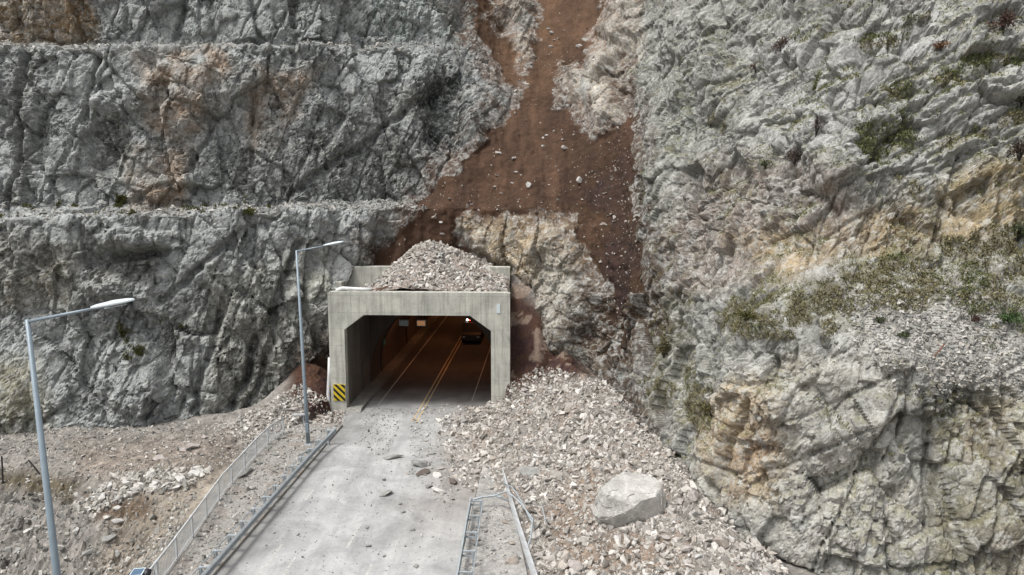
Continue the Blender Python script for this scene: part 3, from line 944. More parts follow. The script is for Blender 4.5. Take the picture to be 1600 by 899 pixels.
# nothing of the sheet inside the tunnel
inside = (np.abs(gu) < 6.0) & (gv > 1.0)
link('ground', np_mesh('ground', gp, GQ[~inside[GQ].all(1)], MAT['ground'], gc), kind='structure', label='stony ground, terrace and debris slope around the road')
GR = (gx, gy, GZ2.reshape(GX.shape))

def surf_z(x, y):
    """height of the built ground sheet"""
    a = np.clip(np.searchsorted(gx, x) - 1, 0, len(gx) - 2)
    b = np.clip(np.searchsorted(gy, y) - 1, 0, len(gy) - 2)
    fx = (x - gx[a]) / (gx[a + 1] - gx[a]); fy = (y - gy[b]) / (gy[b + 1] - gy[b])
    Z = GR[2]
    return Z[a, b] * (1 - fx) * (1 - fy) + Z[a + 1, b] * fx * (1 - fy) + Z[a, b + 1] * (1 - fx) * fy + Z[a + 1, b + 1] * fx * fy

# ------------------------------------------------------------------ road, pavements, markings (sheets in the road frame)
FM = frame_matrix(0, 0, 0)
FMN = np.array(FM)

def to_world(pts):
    pts = np.asarray(pts, float)
    return pts @ FMN[:3, :3].T + FMN[:3, 3]

def asphalt_material():
    m, t, b = new_mat('dusty_asphalt')
    a = t.nodes.new('ShaderNodeAttribute'); a.attribute_name = 'Col'
    co = coords(t)
    mp = t.nodes.new('ShaderNodeMapping')
    mp.inputs['Rotation'].default_value = (0, 0, HEAD)
    mp.inputs['Scale'].default_value = (1.0, 0.09, 1)
    t.links.new(co, mp.inputs['Vector'])
    n1 = noise_node(t, mp.outputs[0], 1.6, 6, 0.6, 0.2)
    n2 = noise_node(t, co, 0.4, 8, 0.65, 0.9)
    n3 = noise_node(t, co, 30, 6, 0.75)
    n4 = noise_node(t, co, 4.0, 7, 0.7, 0.6)
    cc = mixc(t, 1.0, a.outputs['Color'], ramp(t, n1, [(0.3, 0.84), (0.7, 1.12)]), 'MULTIPLY')
    cc = mixc(t, 1.0, cc, ramp(t, n2, [(0.32, 0.66), (0.62, 1.1)]), 'MULTIPLY')
    cc = mixc(t, 1.0, cc, ramp(t, n4, [(0.3, 0.88), (0.7, 1.08)]), 'MULTIPLY')
    cc = mixc(t, 1.0, cc, ramp(t, n3, [(0.3, 0.86), (0.7, 1.1)]), 'MULTIPLY')
    t.links.new(cc, b.inputs['Base Color'])
    b.inputs['Roughness'].default_value = 0.88
    bump(t, b, n3, 0.25, 0.02)
    return m
MAT['asphalt'] = asphalt_material()

def sheet(name, left, right, v0, v1, z, mat, colf, du=0.35, dv=0.35, skirt=0.0, **kw):
    """strip between u=left(v) and u=right(v); a skirt turns its edges down (kerb)"""
    nvv = max(2, int((v1 - v0) / dv)); vs = np.linspace(v0, v1, nvv)
    l = np.array([left(v) for v in vs]); r = np.array([right(v) for v in vs])
    nu = max(2, int((r - l).max() / du))
    f = np.linspace(0, 1, nu)
    U = l[:, None] * (1 - f) + r[:, None] * f
    Vv = np.repeat(vs[:, None], nu, 1)
    Z = np.full(U.shape, z) if not callable(z) else z(U, Vv)
    if skirt:
        U = np.concatenate([U[:, :1] - .02, U, U[:, -1:] + .02], 1); Vv = np.concatenate([Vv[:, :1], Vv, Vv[:, -1:]], 1)
        Z = np.concatenate([Z[:, :1] - skirt, Z, Z[:, -1:] - skirt], 1)
    n0, n1 = U.shape
    Vt = to_world(np.stack([U.ravel(), Vv.ravel(), Z.ravel()], 1))
    ix = np.arange(n0 * n1).reshape(n0, n1)
    q = np.stack([ix[:-1, :-1], ix[:-1, 1:], ix[1:, 1:], ix[1:, :-1]], -1).reshape(-1, 4)
    cc = colf(U.ravel(), Vv.ravel(), Vt)
    return link(name, np_mesh(name, Vt, q, mat, cc), **kw)

def road_col(U, V, Pw):
    dust = lin(184, 184, 182); asph = lin(70, 64, 60)
    k = sstep(9, -3, V + 1.5 * fbm(Pw, 2, 3, 911))
    cc = asph[None] * (1 - k[:, None]) + dust[None] * k[:, None]
    rail_band = sstep(1.1, 0.0, U + 4.6) * 0.6 * sstep(-2, -8, V)                     # darker grey band along the left rail
    mud = sstep(0.5, 4.6, U + 1.6 * fbm(Pw, 1.5, 4, 913)) * sstep(-24, -12, V) * sstep(4, -1, V) * .9
    cc = cc * (1 - rail_band[:, None]) + lin(128, 126, 122)[None] * rail_band[:, None]
    cc = cc * (1 - mud[:, None]) + lin(158, 151, 144)[None] * mud[:, None]
    dark = sstep(-8, -3.5, V) * sstep(4, -2, V) * sstep(-1, -4, U + fbm(Pw, 1.4, 3, 915)) * .45
    cc = cc * (1 - dark[:, None]) + lin(128, 126, 122)[None] * dark[:, None]
    return cc

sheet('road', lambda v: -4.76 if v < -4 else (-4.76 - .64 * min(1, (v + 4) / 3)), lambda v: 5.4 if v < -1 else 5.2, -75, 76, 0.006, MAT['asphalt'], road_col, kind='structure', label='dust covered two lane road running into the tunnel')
fence_u = lambda v: float(np.interp(v, [-75, -28, -22.7, -15.3, -6, -1], [-6.1, -6.1, -6.75, -7.85, -8.5, -6.7]))

def walk_col(U, V, Pw):
    n = fbm(Pw, 0.8, 4, 921)
    m = sstep(-.2, .5, n)[:, None] * .7
    return lin(168, 165, 159)[None] * (1 - m) + lin(150, 140, 130)[None] * m
sheet('pavement', lambda v: fence_u(v) - .25, lambda v: -4.75, -75, -3.5, lambda U, V: 0.14 + 0.03 * fbm(np.stack([U, V, U * 0], 2).reshape(-1, 3), 1.0, 3, 922).reshape(U.shape), MAT['ground'], walk_col, .12, .12, .16, kind='structure', label='rubble strewn pavement between the guardrail and the white railing')
sheet('road_shoulder', lambda v: 5.45, lambda v: float(np.interp(v, [-75, -26, -16, -10], [9.2, 8.8, 7.4, 6.4])), -75, -10, lambda U, V: 0.10 + 0.03 * fbm(np.stack([U, V, U * 0], 2).reshape(-1, 3), 1.0, 3, 923).reshape(U.shape), MAT['ground'],
      lambda U, V, Pw: np.clip(lin(176, 173, 168)[None] * (1 + .25 * fbm(Pw, 1, 4, 924))[:, None], 0, 1), .15, .15, .12, kind='structure', label='grey gravel shoulder between the two right hand rails')
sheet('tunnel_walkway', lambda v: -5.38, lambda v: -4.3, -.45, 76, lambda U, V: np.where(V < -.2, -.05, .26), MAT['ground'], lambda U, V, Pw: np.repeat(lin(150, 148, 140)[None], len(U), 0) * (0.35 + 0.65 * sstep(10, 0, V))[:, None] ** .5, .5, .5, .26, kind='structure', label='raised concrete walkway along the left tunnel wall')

def mark_material(name, c1):
    m, t, b = new_mat(name)
    co = coords(t)
    n = noise_node(t, co, 5, 7, 0.75)
    t.links.new(mixc(t, ramp(t, n, [(0.42, 0.0), (0.62, 1.0)]), c1, lin(168, 164, 156)), b.inputs['Base Color'])
    b.inputs['Roughness'].default_value = 0.8
    return m
MAT['mark_white'] = mark_material('worn_white_paint', lin(200, 198, 192))
MAT['mark_yellow'] = mark_material('worn_yellow_paint', lin(222, 190, 120))
MAT['mark_faint'] = mark_material('faint_white_paint', lin(198, 198, 195))
road_o = bpy.data.objects['road']

def marking(u, v0, v1, wd, mat, du=0.0):
    bm = bmesh.new()
    a = [W(u - wd / 2, v0, .011), W(u + wd / 2, v0, .011), W(u + du + wd / 2, v1, .011), W(u + du - wd / 2, v1, .011)]
    bm.faces.new([bm.verts.new(p) for p in a])
    link('lane_marking', bm_mesh('lane_marking', bm, mat), road_o)
marking(-.16, -2.2, 75, .11, 'mark_yellow'); marking(.16, -2.6, 75, .11, 'mark_yellow')
marking(-3.45, 1.6, 75, .10, 'mark_white'); marking(3.5, 3, 75, .08, 'mark_white')
marking(.15, -20.6, -18.2, .14, 'mark_faint'); marking(.2, -28.5, -26, .12, 'mark_faint')
marking(-2.9, -24.5, -20.4, .13, 'mark_faint'); marking(-1.9, -24, -21.5, .10, 'mark_faint'); marking(1.6, -25.5, -22, .12, 'mark_faint')
marking(-3.4, -15.6, -14.2, .12, 'mark_faint')

# ------------------------------------------------------------------ tunnel portal
portal = empty('tunnel_portal', FM, 'pale concrete tunnel portal with chamfered opening and rubble on its roof', 'tunnel portal')

def part(name, bm, mat, parent, smooth=False, label=None):
    return link(name, bm_mesh(name, bm, mat, smooth), parent, label=label)

bm = bmesh.new()
prism(bm, [(-6.54, -1.5), (-6.54, 8.74), (-6.3, 8.8), (6.3, 8.8), (6.56, 8.74), (6.56, -1.5), (5.2, -1.5), (5.2, 6.05), (3.7, 7.14), (-3.98, 7.14), (-5.4, 6.06), (-5.4, -1.5)], 0, .7)
front = part('front_wall', bm, 'concrete', portal)
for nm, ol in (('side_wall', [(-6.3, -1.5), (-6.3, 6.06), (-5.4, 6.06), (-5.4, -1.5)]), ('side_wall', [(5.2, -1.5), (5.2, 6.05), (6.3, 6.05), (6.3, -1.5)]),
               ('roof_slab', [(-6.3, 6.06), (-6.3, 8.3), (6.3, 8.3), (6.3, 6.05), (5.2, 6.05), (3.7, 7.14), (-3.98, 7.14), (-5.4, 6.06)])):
    bm = bmesh.new(); prism(bm, ol, .7, 7.4); part(nm, bm, 'concrete_brown' if nm == 'side_wall' else 'concrete', portal)
bm = bmesh.new(); box(bm, (-7.38, 6.6, 7.2), (6.26, 7.3, 9.97), bev=.03); part('back_wall', bm, 'concrete', portal)
bm = bmesh.new(); box(bm, (-7.38, 5.0, 6.2), (-6.9, 6.6, 8.9), bev=.03); part('wing_wall', bm, 'concrete', portal)
bm = bmesh.new(); box(bm, (5.62, -.04, 7.35), (5.86, -.002, 8.0)); part('plaque', bm, 'lamp_white', portal)

# lining behind the box: horseshoe shell, closed far inside the hill
lin_o = empty('tunnel_lining', FM, 'dark arched tunnel lining receding behind the concrete portal box', 'tunnel')
bm = bmesh.new()
angs = np.linspace(radians(-14), radians(194), 33)
def arch(R): return [(-.1 + R * cos(a), 1.25 + R * sin(a)) for a in angs]
ai, ao = arch(5.25), arch(7.4)
rows = []
for v in (7.4, 7.41) + tuple(np.linspace(9, 76, 12)):
    rows.append([bm.verts.new((x, v, z)) for x, z in ai])
for r0, r1 in zip(rows, rows[1:]):
    for j in range(len(ai) - 1):
        bm.faces.new((r0[j], r1[j], r1[j + 1], r0[j + 1]))
orow = [bm.verts.new((x, 7.4, z)) for x, z in ao]
orow2 = [bm.verts.new((x, 76, z)) for x, z in ao]
for j in range(len(ai) - 1):
    bm.faces.new((rows[0][j], rows[0][j + 1], orow[j + 1], orow[j]))
    bm.faces.new((orow[j], orow[j + 1], orow2[j + 1], orow2[j]))
bm.faces.new(orow2[::-1])
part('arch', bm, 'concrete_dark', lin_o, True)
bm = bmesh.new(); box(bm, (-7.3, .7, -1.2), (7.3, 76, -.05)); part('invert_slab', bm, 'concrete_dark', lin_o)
for v in np.arange(11, 70, 12):
    bm = bmesh.new()
    pts = [(x, z) for x, z in arch(5.2)]
    tube(bm, [(x, v, z) for x, z in pts], .05, 6)
    part('joint_rib', bm, 'dark', lin_o)

# sodium lamps down the tunnel
glow = plain_material('sodium_lens', lin(255, 170, 90), .4, 0, 0, 3, emit=(1.0, .42, .12, 5.0))
for k, (u, v) in enumerate([(2.6, 14), (-2.6, 14), (2.6, 26), (-2.6, 26), (2.6, 40), (-2.6, 40), (2.6, 56), (-2.6, 56)]):
    t = empty('tunnel_lamp', frame_matrix(u, v, 5.35), 'orange sodium lamp fixed under the tunnel arch', 'lamp', 'lamps along the tunnel arch')
    bm = bmesh.new(); box(bm, (-.28, -.5, 0), (.28, .5, .22), bev=.03); part('housing', bm, 'dark', t)
    bm = bmesh.new(); box(bm, (-.22, -.44, -.03), (.22, .44, -.002)); part('lens', bm, glow, t)
    ld = bpy.data.lights.new('tunnel_lamp_light', 'AREA')
    ld.shape = 'RECTANGLE'; ld.size = .44; ld.size_y = .88
    ld.energy = 28; ld.color = (1.0, .38, .16)
    lo = bpy.data.objects.new('tunnel_lamp_light', ld); col.objects.link(lo); lo.parent = t; lo.location = (0, 0, -.05)

# two hanging boxes near the mouth of the arch
glowp = plain_material('lit_signal_face', lin(235, 170, 120), .5, 0, .1, 4, emit=(1.0, .5, .22, .1))
for u, mat, lab in ((-2.95, 'galv', 'pale grey signal box hanging under the tunnel ceiling'), (-1.45, glowp, 'orange lit signal box hanging under the tunnel ceiling')):
    t = empty('signal_box', frame_matrix(u, 9.6, 4.55), lab, 'signal', 'signal boxes hanging in the tunnel')
    bm = bmesh.new(); box(bm, (-.4, 0, 0), (.4, .3, .55), bev=.04); part('housing', bm, 'galv', t)
    bm = bmesh.new(); box(bm, (-.33, -.02, .07), (.33, -.002, .48)); part('face', bm, mat, t)
    for s in (-.25, .25):
        bm = bmesh.new(); tube(bm, [(s, .15, .55), (s, .15, 1.85)], .025, 6); part('hanger', bm, 'dark', t)
t = empty('wall_sign', frame_matrix(-5.02, 11.2, 2.6), 'small green sign on the left tunnel wall', 'sign')
bm = bmesh.new(); box(bm, (0, -.25, 0), (.06, .25, .5), bev=.01); part('plate', bm, plain_material('green_sign', lin(30, 92, 66), .5, 0, .1, 4, emit=(.03, .22, .13, .03)), t)

# dark van with a lit light bar, deep in the tunnel
van = empty('van', frame_matrix(1.35, 24.0, 0), 'dark van with lit roof light bar parked inside the tunnel', 'van')
bm = bmesh.new()
prism(bm, [(0, .35), (0, .95), (.9, 1.15), (1.45, 2.02), (4.9, 2.1), (5.1, 1.9), (5.1, .35)], -1.0, 1.0)
bmesh.ops.rotate(bm, verts=bm.verts, matrix=Matrix.Rotation(radians(90), 3, 'Z'))
bmesh.ops.bevel(bm, geom=bm.edges[:], offset=.07, segments=2, affect='EDGES')
body = part('body', bm, 'dark', van)
bm = bmesh.new(); bm.faces.new([bm.verts.new(p) for p in [(-.82, .96, 1.2), (.82, .96, 1.2), (.74, 1.4, 1.93), (-.74, 1.4, 1.93)]]); part('windscreen', bm, 'black', van)
for sx in (-1, 1):
    for vy in (.95, 4.1):
        bm = bmesh.new(); tube(bm, [(sx * .72, vy, .35), (sx * 1.0, vy, .35)], .35, 14); wh = part('wheel', bm, 'black', van)
        bm = bmesh.new(); tube(bm, [(sx * .98, vy, .35), (sx * 1.015, vy, .35)], .2, 10); part('rim', bm, 'galv', wh)
    bm = bmesh.new(); box(bm, (sx * .75 - .14, -.06, .68), (sx * .75 + .14, .02, .85), bev=.02); part('headlight', bm, 'galv', van)
bm = bmesh.new(); box(bm, (-.75, 1.9, 2.08), (.75, 2.2, 2.16)); bar = part('light_bar', bm, 'black', van)
for x, cc in ((-.6, (1, .95, .85, 9)), (-.3, (1, .12, .06, 3)), (.0, (1, .12, .06, 2)), (.62, (1, .95, .85, 9))):
    bm = bmesh.new(); box(bm, (x - .08, 1.88, 2.165), (x + .08, 2.1, 2.3), bev=.02)
    part('beacon', bm, plain_material('beacon_lens', cc[:3], .4, 0, 0, 3, emit=cc), bar)

# yellow and black marker board on the left pier
def clip_poly(poly, a, b, c_):
    out = []
    for k in range(len(poly)):
        p, q = poly[k], poly[(k + 1) % len(poly)]
        dp, dq = a * p[0] + b * p[1] - c_, a * q[0] + b * q[1] - c_
        if dp >= 0: out.append(p)
        if dp * dq < 0:
            f = dp / (dp - dq); out.append((p[0] + f * (q[0] - p[0]), p[1] + f * (q[1] - p[1])))
    return out
mk = empty('hazard_marker', frame_matrix(-5.90, -.02, .78), 'yellow board with black diagonal stripes on the left portal pier', 'sign')
bm = bmesh.new(); box(bm, (-.43, -.03, 0), (.43, .015, 1.24), bev=.006); part('board', bm, 'yellow', mk)
k0 = -.62
while k0 < 1.9:
    pg = [(-.425, .005), (.425, .005), (.425, 1.235), (-.425, 1.235)]
    pg = clip_poly(pg, 1, 1, k0); pg = clip_poly(pg, -1, -1, -(k0 + .24)) if len(pg) > 2 else []
    if len(pg) > 2:
        bm = bmesh.new(); bm.faces.new([bm.verts.new((x, -.034, z)) for x, z in pg]); part('stripe', bm, 'sign_black', mk)
    k0 += .48

# white pipes: along the roof's edge and down the left pier
bm = bmesh.new(); tube(bm, [(-6.05, .5, 8.62), (-5.95, .45, 8.9), (-5.6, .4, 9.02), (-5.0, .42, 8.99), (-4.2, .45, 8.95), (-3.4, .5, 8.93)], .13, 10)
o = link('roof_pipe', bm_mesh('roof_pipe', bm, 'pipe_white', True), label='white pipe lying along the front edge of the portal roof', cat='pipe'); o.matrix_world = FM
bm = bmesh.new(); tube(bm, [(-6.66, .4, 3.9), (-6.72, .3, 2.5), (-6.80, .2, 1.2), (-6.72, .1, .4), (-6.6, 0, -.3)], .12, 10)
o = link('drain_pipe', bm_mesh('drain_pipe', bm, 'pipe_white', True), label='white drain pipe running down the left side of the portal pier', cat='pipe'); o.matrix_world = FM
for k, (x, a) in enumerate(((-3.1, 12), (-2.75, 22), (-2.5, 30))):
    bm = bmesh.new(); box(bm, (-.45, -.06, -.03), (.45, .06, .03), Matrix.Rotation(radians(-a), 4, 'Y'))
    o = link('broken_plank', bm_mesh('broken_plank', bm, 'wood'), label='short brown plank lying beside the white roof pipe', cat='plank', group='planks on the portal roof')
    o.matrix_world = frame_matrix(x, .42 + .1 * k, 8.98 + .03 * k, .15 * k)

# ------------------------------------------------------------------ street lamps
def street_lamp(x, y, z, label, lean, arm, turn):
    M = Matrix.Translation((x, y, z)) @ Matrix.Rotation(lean, 4, 'Y')
    t = empty('street_lamp', M, label, 'street lamp', 'street lamps along the left pavement')
    Hh = 12.25
    bm = bmesh.new(); tube(bm, [(0, 0, 0), (0, 0, 3), (0, 0, Hh)], [.13, .115, .065], 14); part('pole', bm, 'pole', t, True)
    bm = bmesh.new(); box(bm, (-.22, -.22, -.02), (.22, .22, .03), bev=.01)
    bp = part('base_plate', bm, 'galv', t)
    for sx in (-.16, .16):
        for sy in (-.16, .16):
            bm = bmesh.new(); tube(bm, [(sx, sy, .03), (sx, sy, .1)], .022, 6); part('bolt', bm, 'galv', bp)
    bm = bmesh.new(); box(bm, (-.10, -.14, .75), (.10, -.10, 1.35), bev=.01); part('service_door', bm, 'pole', t)
    e = Vector((cos(turn) * arm, sin(turn) * arm, arm * .17))
    bm = bmesh.new(); tube(bm, [(0, 0, Hh - .06), tuple(Vector((0, 0, Hh - .06)) + e * .5), tuple(Vector((0, 0, Hh - .06)) + e)], [.05, .045, .036], 10); part('arm', bm, 'pole', t, True)
    # head: a flattened drop, wider in the middle
    Ml = Matrix.Translation(Vector((0, 0, Hh - .06)) + e) @ Matrix.Rotation(turn, 4, 'Z') @ Matrix.Rotation(-.16, 4, 'Y')
    bm = bmesh.new()
    rows = []
    for x_, w_, h_ in ((-.25, .05, .05), (-.1, .09, .08), (.1, .13, .09), (.4, .17, .11), (.75, .15, .09), (.95, .09, .06), (1.0, .02, .02)):
        rows.append([bm.verts.new((x_, w_ * cos(a), max(-.35 * h_, h_ * sin(a)) + .02)) for a in np.linspace(0, 2 * pi, 14, endpoint=False)])
    for r0, r1 in zip(rows, rows[1:]):
        for j in range(14): bm.faces.new((r0[j], r0[(j + 1) % 14], r1[(j + 1) % 14], r1[j]))
    bm.faces.new(rows[0]); bm.faces.new(rows[-1][::-1])
    bmesh.ops.transform(bm, matrix=Ml, verts=bm.verts)
    hd = part('lamp_head', bm, 'lamp_white', t, True)
    bm = bmesh.new(); box(bm, (.15, -.13, -.075), (.7, .13, -.035), bev=.02); bmesh.ops.transform(bm, matrix=Ml, verts=bm.verts)
    part('lens', bm, 'galv', hd)
    return t
p = W(-5.9, -7.4)
street_lamp(p[0] + .03, p[1], .14, 'tall grey street lamp on the pavement just outside the tunnel portal', radians(-1.3), 1.9, radians(3))
street_lamp(-13.35, 20.5, .14, 'tall grey street lamp standing apart from the portal beside the lower railing', radians(-1.6), 2.05, radians(2))

# ------------------------------------------------------------------ guardrails
def wbeam(bm, path, hgt=.36, dep=.08):
    prof = [(0, -.5), (.35, -.46), (1, -.34), (1, -.2), (.25, -.06), (.25, .06), (1, .2), (1, .34), (.35, .46), (0, .5)]
    sweep_profile(bm, path, [(a * dep, b * hgt) for a, b in prof])
    sweep_profile(bm, path, [(a * dep - .006, b * hgt) for a, b in prof][::-1])

def guardrail(label, pts, zs, side, step, bracket=.38, tail=None):
    """pts: (u,v) polyline of the beam; side -1: posts to the left of it"""
    t = empty('guardrail', frame_matrix(pts[0][0], pts[0][1], 0), label, 'guardrail')
    inv = t.matrix_world.inverted()
    P3 = [Vector(W(u, v, z)) for (u, v), z in zip(pts, zs)]
    P3 = [inv @ p for p in P3]
    path = []
    for k, p in enumerate(P3):
        d = (P3[min(k + 1, len(P3) - 1)] - P3[max(k - 1, 0)]).normalized()
        r = d.cross(Vector((0, 0, 1))).normalized() * (-side)
        path.append((p, r, Vector((0, 0, 1))))
    bm = bmesh.new(); wbeam(bm, path); part('beam', bm, 'galv', t)
    # positions along
    seg = [0]
    for a, b in zip(P3, P3[1:]): seg.append(seg[-1] + (b - a).length)
    n = int(seg[-1] / step)
    back = []
    for k in range(n + 1):
        s = min(k * step + .3, seg[-1] - .01)
        j = max(i for i in range(len(seg) - 1) if seg[i] <= s)
        f = (s - seg[j]) / (seg[j + 1] - seg[j])
        p = P3[j].lerp(P3[j + 1], f)
        d = (P3[j + 1] - P3[j]).normalized()
        r = d.cross(Vector((0, 0, 1))).normalized() * side
        Mx = Matrix.Translation(p) @ Matrix(((r.x, d.x, 0, 0), (r.y, d.y, 0, 0), (r.z, d.z, 1, 0), (0, 0, 0, 1)))
        bm = bmesh.new(); box(bm, (bracket - .06, -.06, -p.z - .1), (bracket + .06, .06, .13), Mx, .01); po = part('post', bm, 'galv', t)
        bm = bmesh.new()
        box(bm, (.0, -.05, .06), (bracket - .06, .05, .12), Mx); box(bm, (.0, -.05, -.14), (bracket - .06, .05, -.09), Mx)
        part('spacer', bm, 'galv', po)
        back.append(tuple(Mx @ Vector((bracket + .09, 0, .06))))
    if len(back) > 1:
        bm = bmesh.new(); tube(bm, back, .028, 6); part('back_rail', bm, 'galv', t)
    return t, inv
guardrail('galvanised guardrail along the left road edge with its end bent up near the portal', [(-4.2, -7.0), (-4.45, -8.0), (-4.6, -10), (-4.6, -16), (-4.55, -24), (-4.5, -34), (-4.5, -46)], [.95, .72, .66, .70, .72, .72, .72], +1, 1.4)
gr, inv = guardrail('galvanised guardrail along the right road edge, broken off at the debris', [(5.4, -16.6), (5.45, -19), (5.6, -24), (5.7, -34), (5.7, -46)], [.62, .66, .68, .7, .7], -1, 1.75, .5)
def bent(parent, inv, pts, r, mat='galv', nm='bent_rail'):
    bm = bmesh.new(); tube(bm, [tuple(inv @ Vector(W(*p))) for p in pts], r, 8); part(nm, bm, mat, parent, True)
bent(gr, inv, [(5.4, -16.6, .62), (5.9, -16.3, .66), (6.6, -16.2, .72), (7.3, -16.6, .62)], .06)

# outer rail on the right, torn open where the debris hit it
ro = empty('broken_railing', frame_matrix(7.2, -16, 0), 'torn pale steel rail leaning outwards at the foot of the debris fan', 'railing')
inv = ro.matrix_world.inverted()
pth = [(6.75, -13.2, .95), (6.95, -14.3, .85), (7.1, -15.2, .78), (7.35, -16.6, .72), (7.75, -19, .72), (8.2, -21.5, .74), (8.7, -24.3, .78), (9.2, -28, .8), (9.6, -40, .8)]
wd = [.08, .14, .2, .26, .30, .32, .34, .34, .34]
bm = bmesh.new()
rows = []
for k, p in enumerate(pth):
    q = inv @ Vector(W(*p))
    a = Vector((cos(.5), 0, -sin(.5)))
    rows.append([bm.verts.new(q + a * (wd[k] * f) + Vector((0, 0, h))) for f, h in ((-.5, 0), (-.5, .05), (-.2, .03), (.2, .03), (.5, .05), (.5, 0), (.45, -.14), (.4, -.14), (.4, -.03), (-.4, -.03))])
for r0, r1 in zip(rows, rows[1:]):
    for j in range(10): bm.faces.new((r0[j], r0[(j + 1) % 10], r1[(j + 1) % 10], r1[j]))
bm.faces.new(rows[0]); bm.faces.new(rows[-1][::-1])
part('beam', bm, 'rail_white', ro)
for k, (u, v) in enumerate([(7.8, -19), (8.35, -22), (8.8, -25), (9.25, -29)]):
    bm = bmesh.new(); tube(bm, [tuple(inv @ Vector(W(u, v, -.1))), tuple(inv @ Vector(W(u, v, .7)))], .05, 8); part('post', bm, 'galv', ro)
bent(ro, inv, [(6.6, -16.6, .9), (7.2, -16.3, 1.0), (7.9, -17.6, .95), (8.5, -19.0, .8), (8.45, -20.4, .6), (8.3, -21.4, .6)], .045, 'galv', 'bent_tube')
bent(ro, inv, [(6.9, -15.0, .9), (7.4, -15.9, 1.05), (7.8, -17.0, 1.0), (8.3, -18.7, .85), (8.6, -19.3, .5)], .035, 'galv', 'bent_tube')
bent(ro, inv, [(8.9, -17.6, 1.0), (9.0, -18.6, 1.0), (9.1, -19.3, .8)], .03, 'galv', 'bent_tube')

# ------------------------------------------------------------------ white railing on the left
rl = empty('railing', frame_matrix(-8.4, -7, 0), 'pale steel railing with upright bars along the outer edge of the pavement', 'railing')
inv = rl.matrix_world.inverted()
RV = [(-8.05, -5.6), (-8.35, -7.2), (-8.3, -9.2), (-7.85, -15.3), (-6.75, -22.7), (-6.1, -28), (-6.0, -42)]
P3 = [Vector(W(u, v, .14)) for u, v in RV]
sg = [0]
for a, b in zip(P3, P3[1:]): sg.append(sg[-1] + (b - a).length)
def on_rail(s):
    j = max(i for i in range(len(sg) - 1) if sg[i] <= s + 1e-6)
    return inv @ P3[j].lerp(P3[j + 1], (s - sg[j]) / (sg[j + 1] - sg[j]))
S_end = 30.0
for z, r, nm in ((1.08, .04, 'top_rail'), (.12, .03, 'bottom_rail')):
    bm = bmesh.new()
    tube(bm, [tuple(on_rail(s) + Vector((0, 0, z))) for s in sorted(set([k for k in sg if k < S_end] + [S_end]))], r, 8); part(nm, bm, 'rail_white', rl, True)
mb = bm_mesh('baluster', (lambda b: (tube(b, [(0, 0, .12), (0, 0, 1.08)], .016, 5), b)[1])(bmesh.new()), 'rail_white')
mp_ = bm_mesh('post', (lambda b: (box(b, (-.04, -.04, -.1), (.04, .04, 1.12), None, .008), b)[1])(bmesh.new()), 'rail_white')
s = .06
k = 0
while s < S_end:
    o = link('post' if k % 14 == 0 else 'baluster', mp_ if k % 14 == 0 else mb, rl)
    o.location = on_rail(s)
    s += .15; k += 1

# ------------------------------------------------------------------ solar beacon at the railing
sb_ = empty('solar_beacon', Matrix.Translation((-13.35, 25.0, .14)), 'small solar panel and black lamp on a post beside the pale railing', 'beacon')
bm = bmesh.new(); tube(bm, [(0, 0, 0), (0, 0, 2.15)], .04, 10); part('post', bm, 'black', sb_, True)
Mx = Matrix.Translation((-.16, -.02, 2.2)) @ Matrix.Rotation(radians(14), 4, 'X') @ Matrix.Rotation(radians(-6), 4, 'Y')
bm = bmesh.new(); box(bm, (-.24, -.2, 0), (.24, .2, .03), Mx, .006); sp = part('solar_panel', bm, 'lamp_white', sb_)
bm = bmesh.new(); box(bm, (-.2, -.16, .032), (.2, .16, .036), Mx); part('cells', bm, 'panel_blue', sp)
bm = bmesh.new(); tube(bm, [(.12, -.12, 1.9), (.14, .02, 2.1), (.17, .12, 2.24)], [.12, .14, .13], 14); part('lamp_body', bm, 'black', sb_, True)
bm = bmesh.new(); tube(bm, [(.17, .115, 2.235), (.175, .135, 2.26)], .1, 14); part('lens', bm, plain_material('purple_black_lens', lin(50, 30, 60), .2, 0, .1, 3), sb_)

# dark posts on the terrace edge, bar beside the lamp
for px, py, h_, tl, lab in ((4, 752, 1.7, .05, 'upright dark post at the hollow in the terrace edge'), (62, 742, 1.1, -.6, 'leaning dark post behind the lower street lamp')):
    g_ = ground_hit(px, py)
    bm = bmesh.new(); tube(bm, [(0, 0, -.2), (.02, 0, h_ * .5), (0, 0, h_)], [.055, .05, .045], 8)
    o = link('fence_post', bm_mesh('fence_post', bm, 'post_dark'), label=lab, cat='post'); o.location = (g_[0], g_[1], float(surf_z(g_[0], g_[1]))); o.rotation_euler = (0, tl, 0)
t = empty('rail_fragment', frame_matrix(-7.2, -4.3, 0), 'pale metal bar on a short post beside the lamp near the portal', 'rail')
bm = bmesh.new(); box(bm, (-.6, -.04, 1.0), (.45, .04, 1.12), Matrix.Rotation(-.05, 4, 'Y'), .01); part('bar', bm, 'rail_white', t)
bm = bmesh.new(); tube(bm, [(0, .06, -.3), (0, .06, 1.05)], .04, 8); part('post', bm, 'galv', t)

# ------------------------------------------------------------------ loose stone
def hull_rock(seed, n=15, flat=.65):
    r = np.random.default_rng(seed)
    bm = bmesh.new()
    pts = r.normal(size=(n, 3)); pts /= np.linalg.norm(pts, axis=1)[:, None]
    pts *= r.uniform(.75, 1.1, n)[:, None]
    pts = np.clip(pts, -.78, .85) * np.array([1, r.uniform(.6, .95), r.uniform(flat - .2, flat + .15)])
    for p_ in pts: bm.verts.new(p_ * .58)
    bmesh.ops.convex_hull(bm, input=bm.verts)
    for v in [v for v in bm.verts if not v.link_faces]: bm.verts.remove(v)
    bmesh.ops.triangulate(bm, faces=bm.faces[:])
    bmesh.ops.recalc_face_normals(bm, faces=bm.faces[:])
    return bm

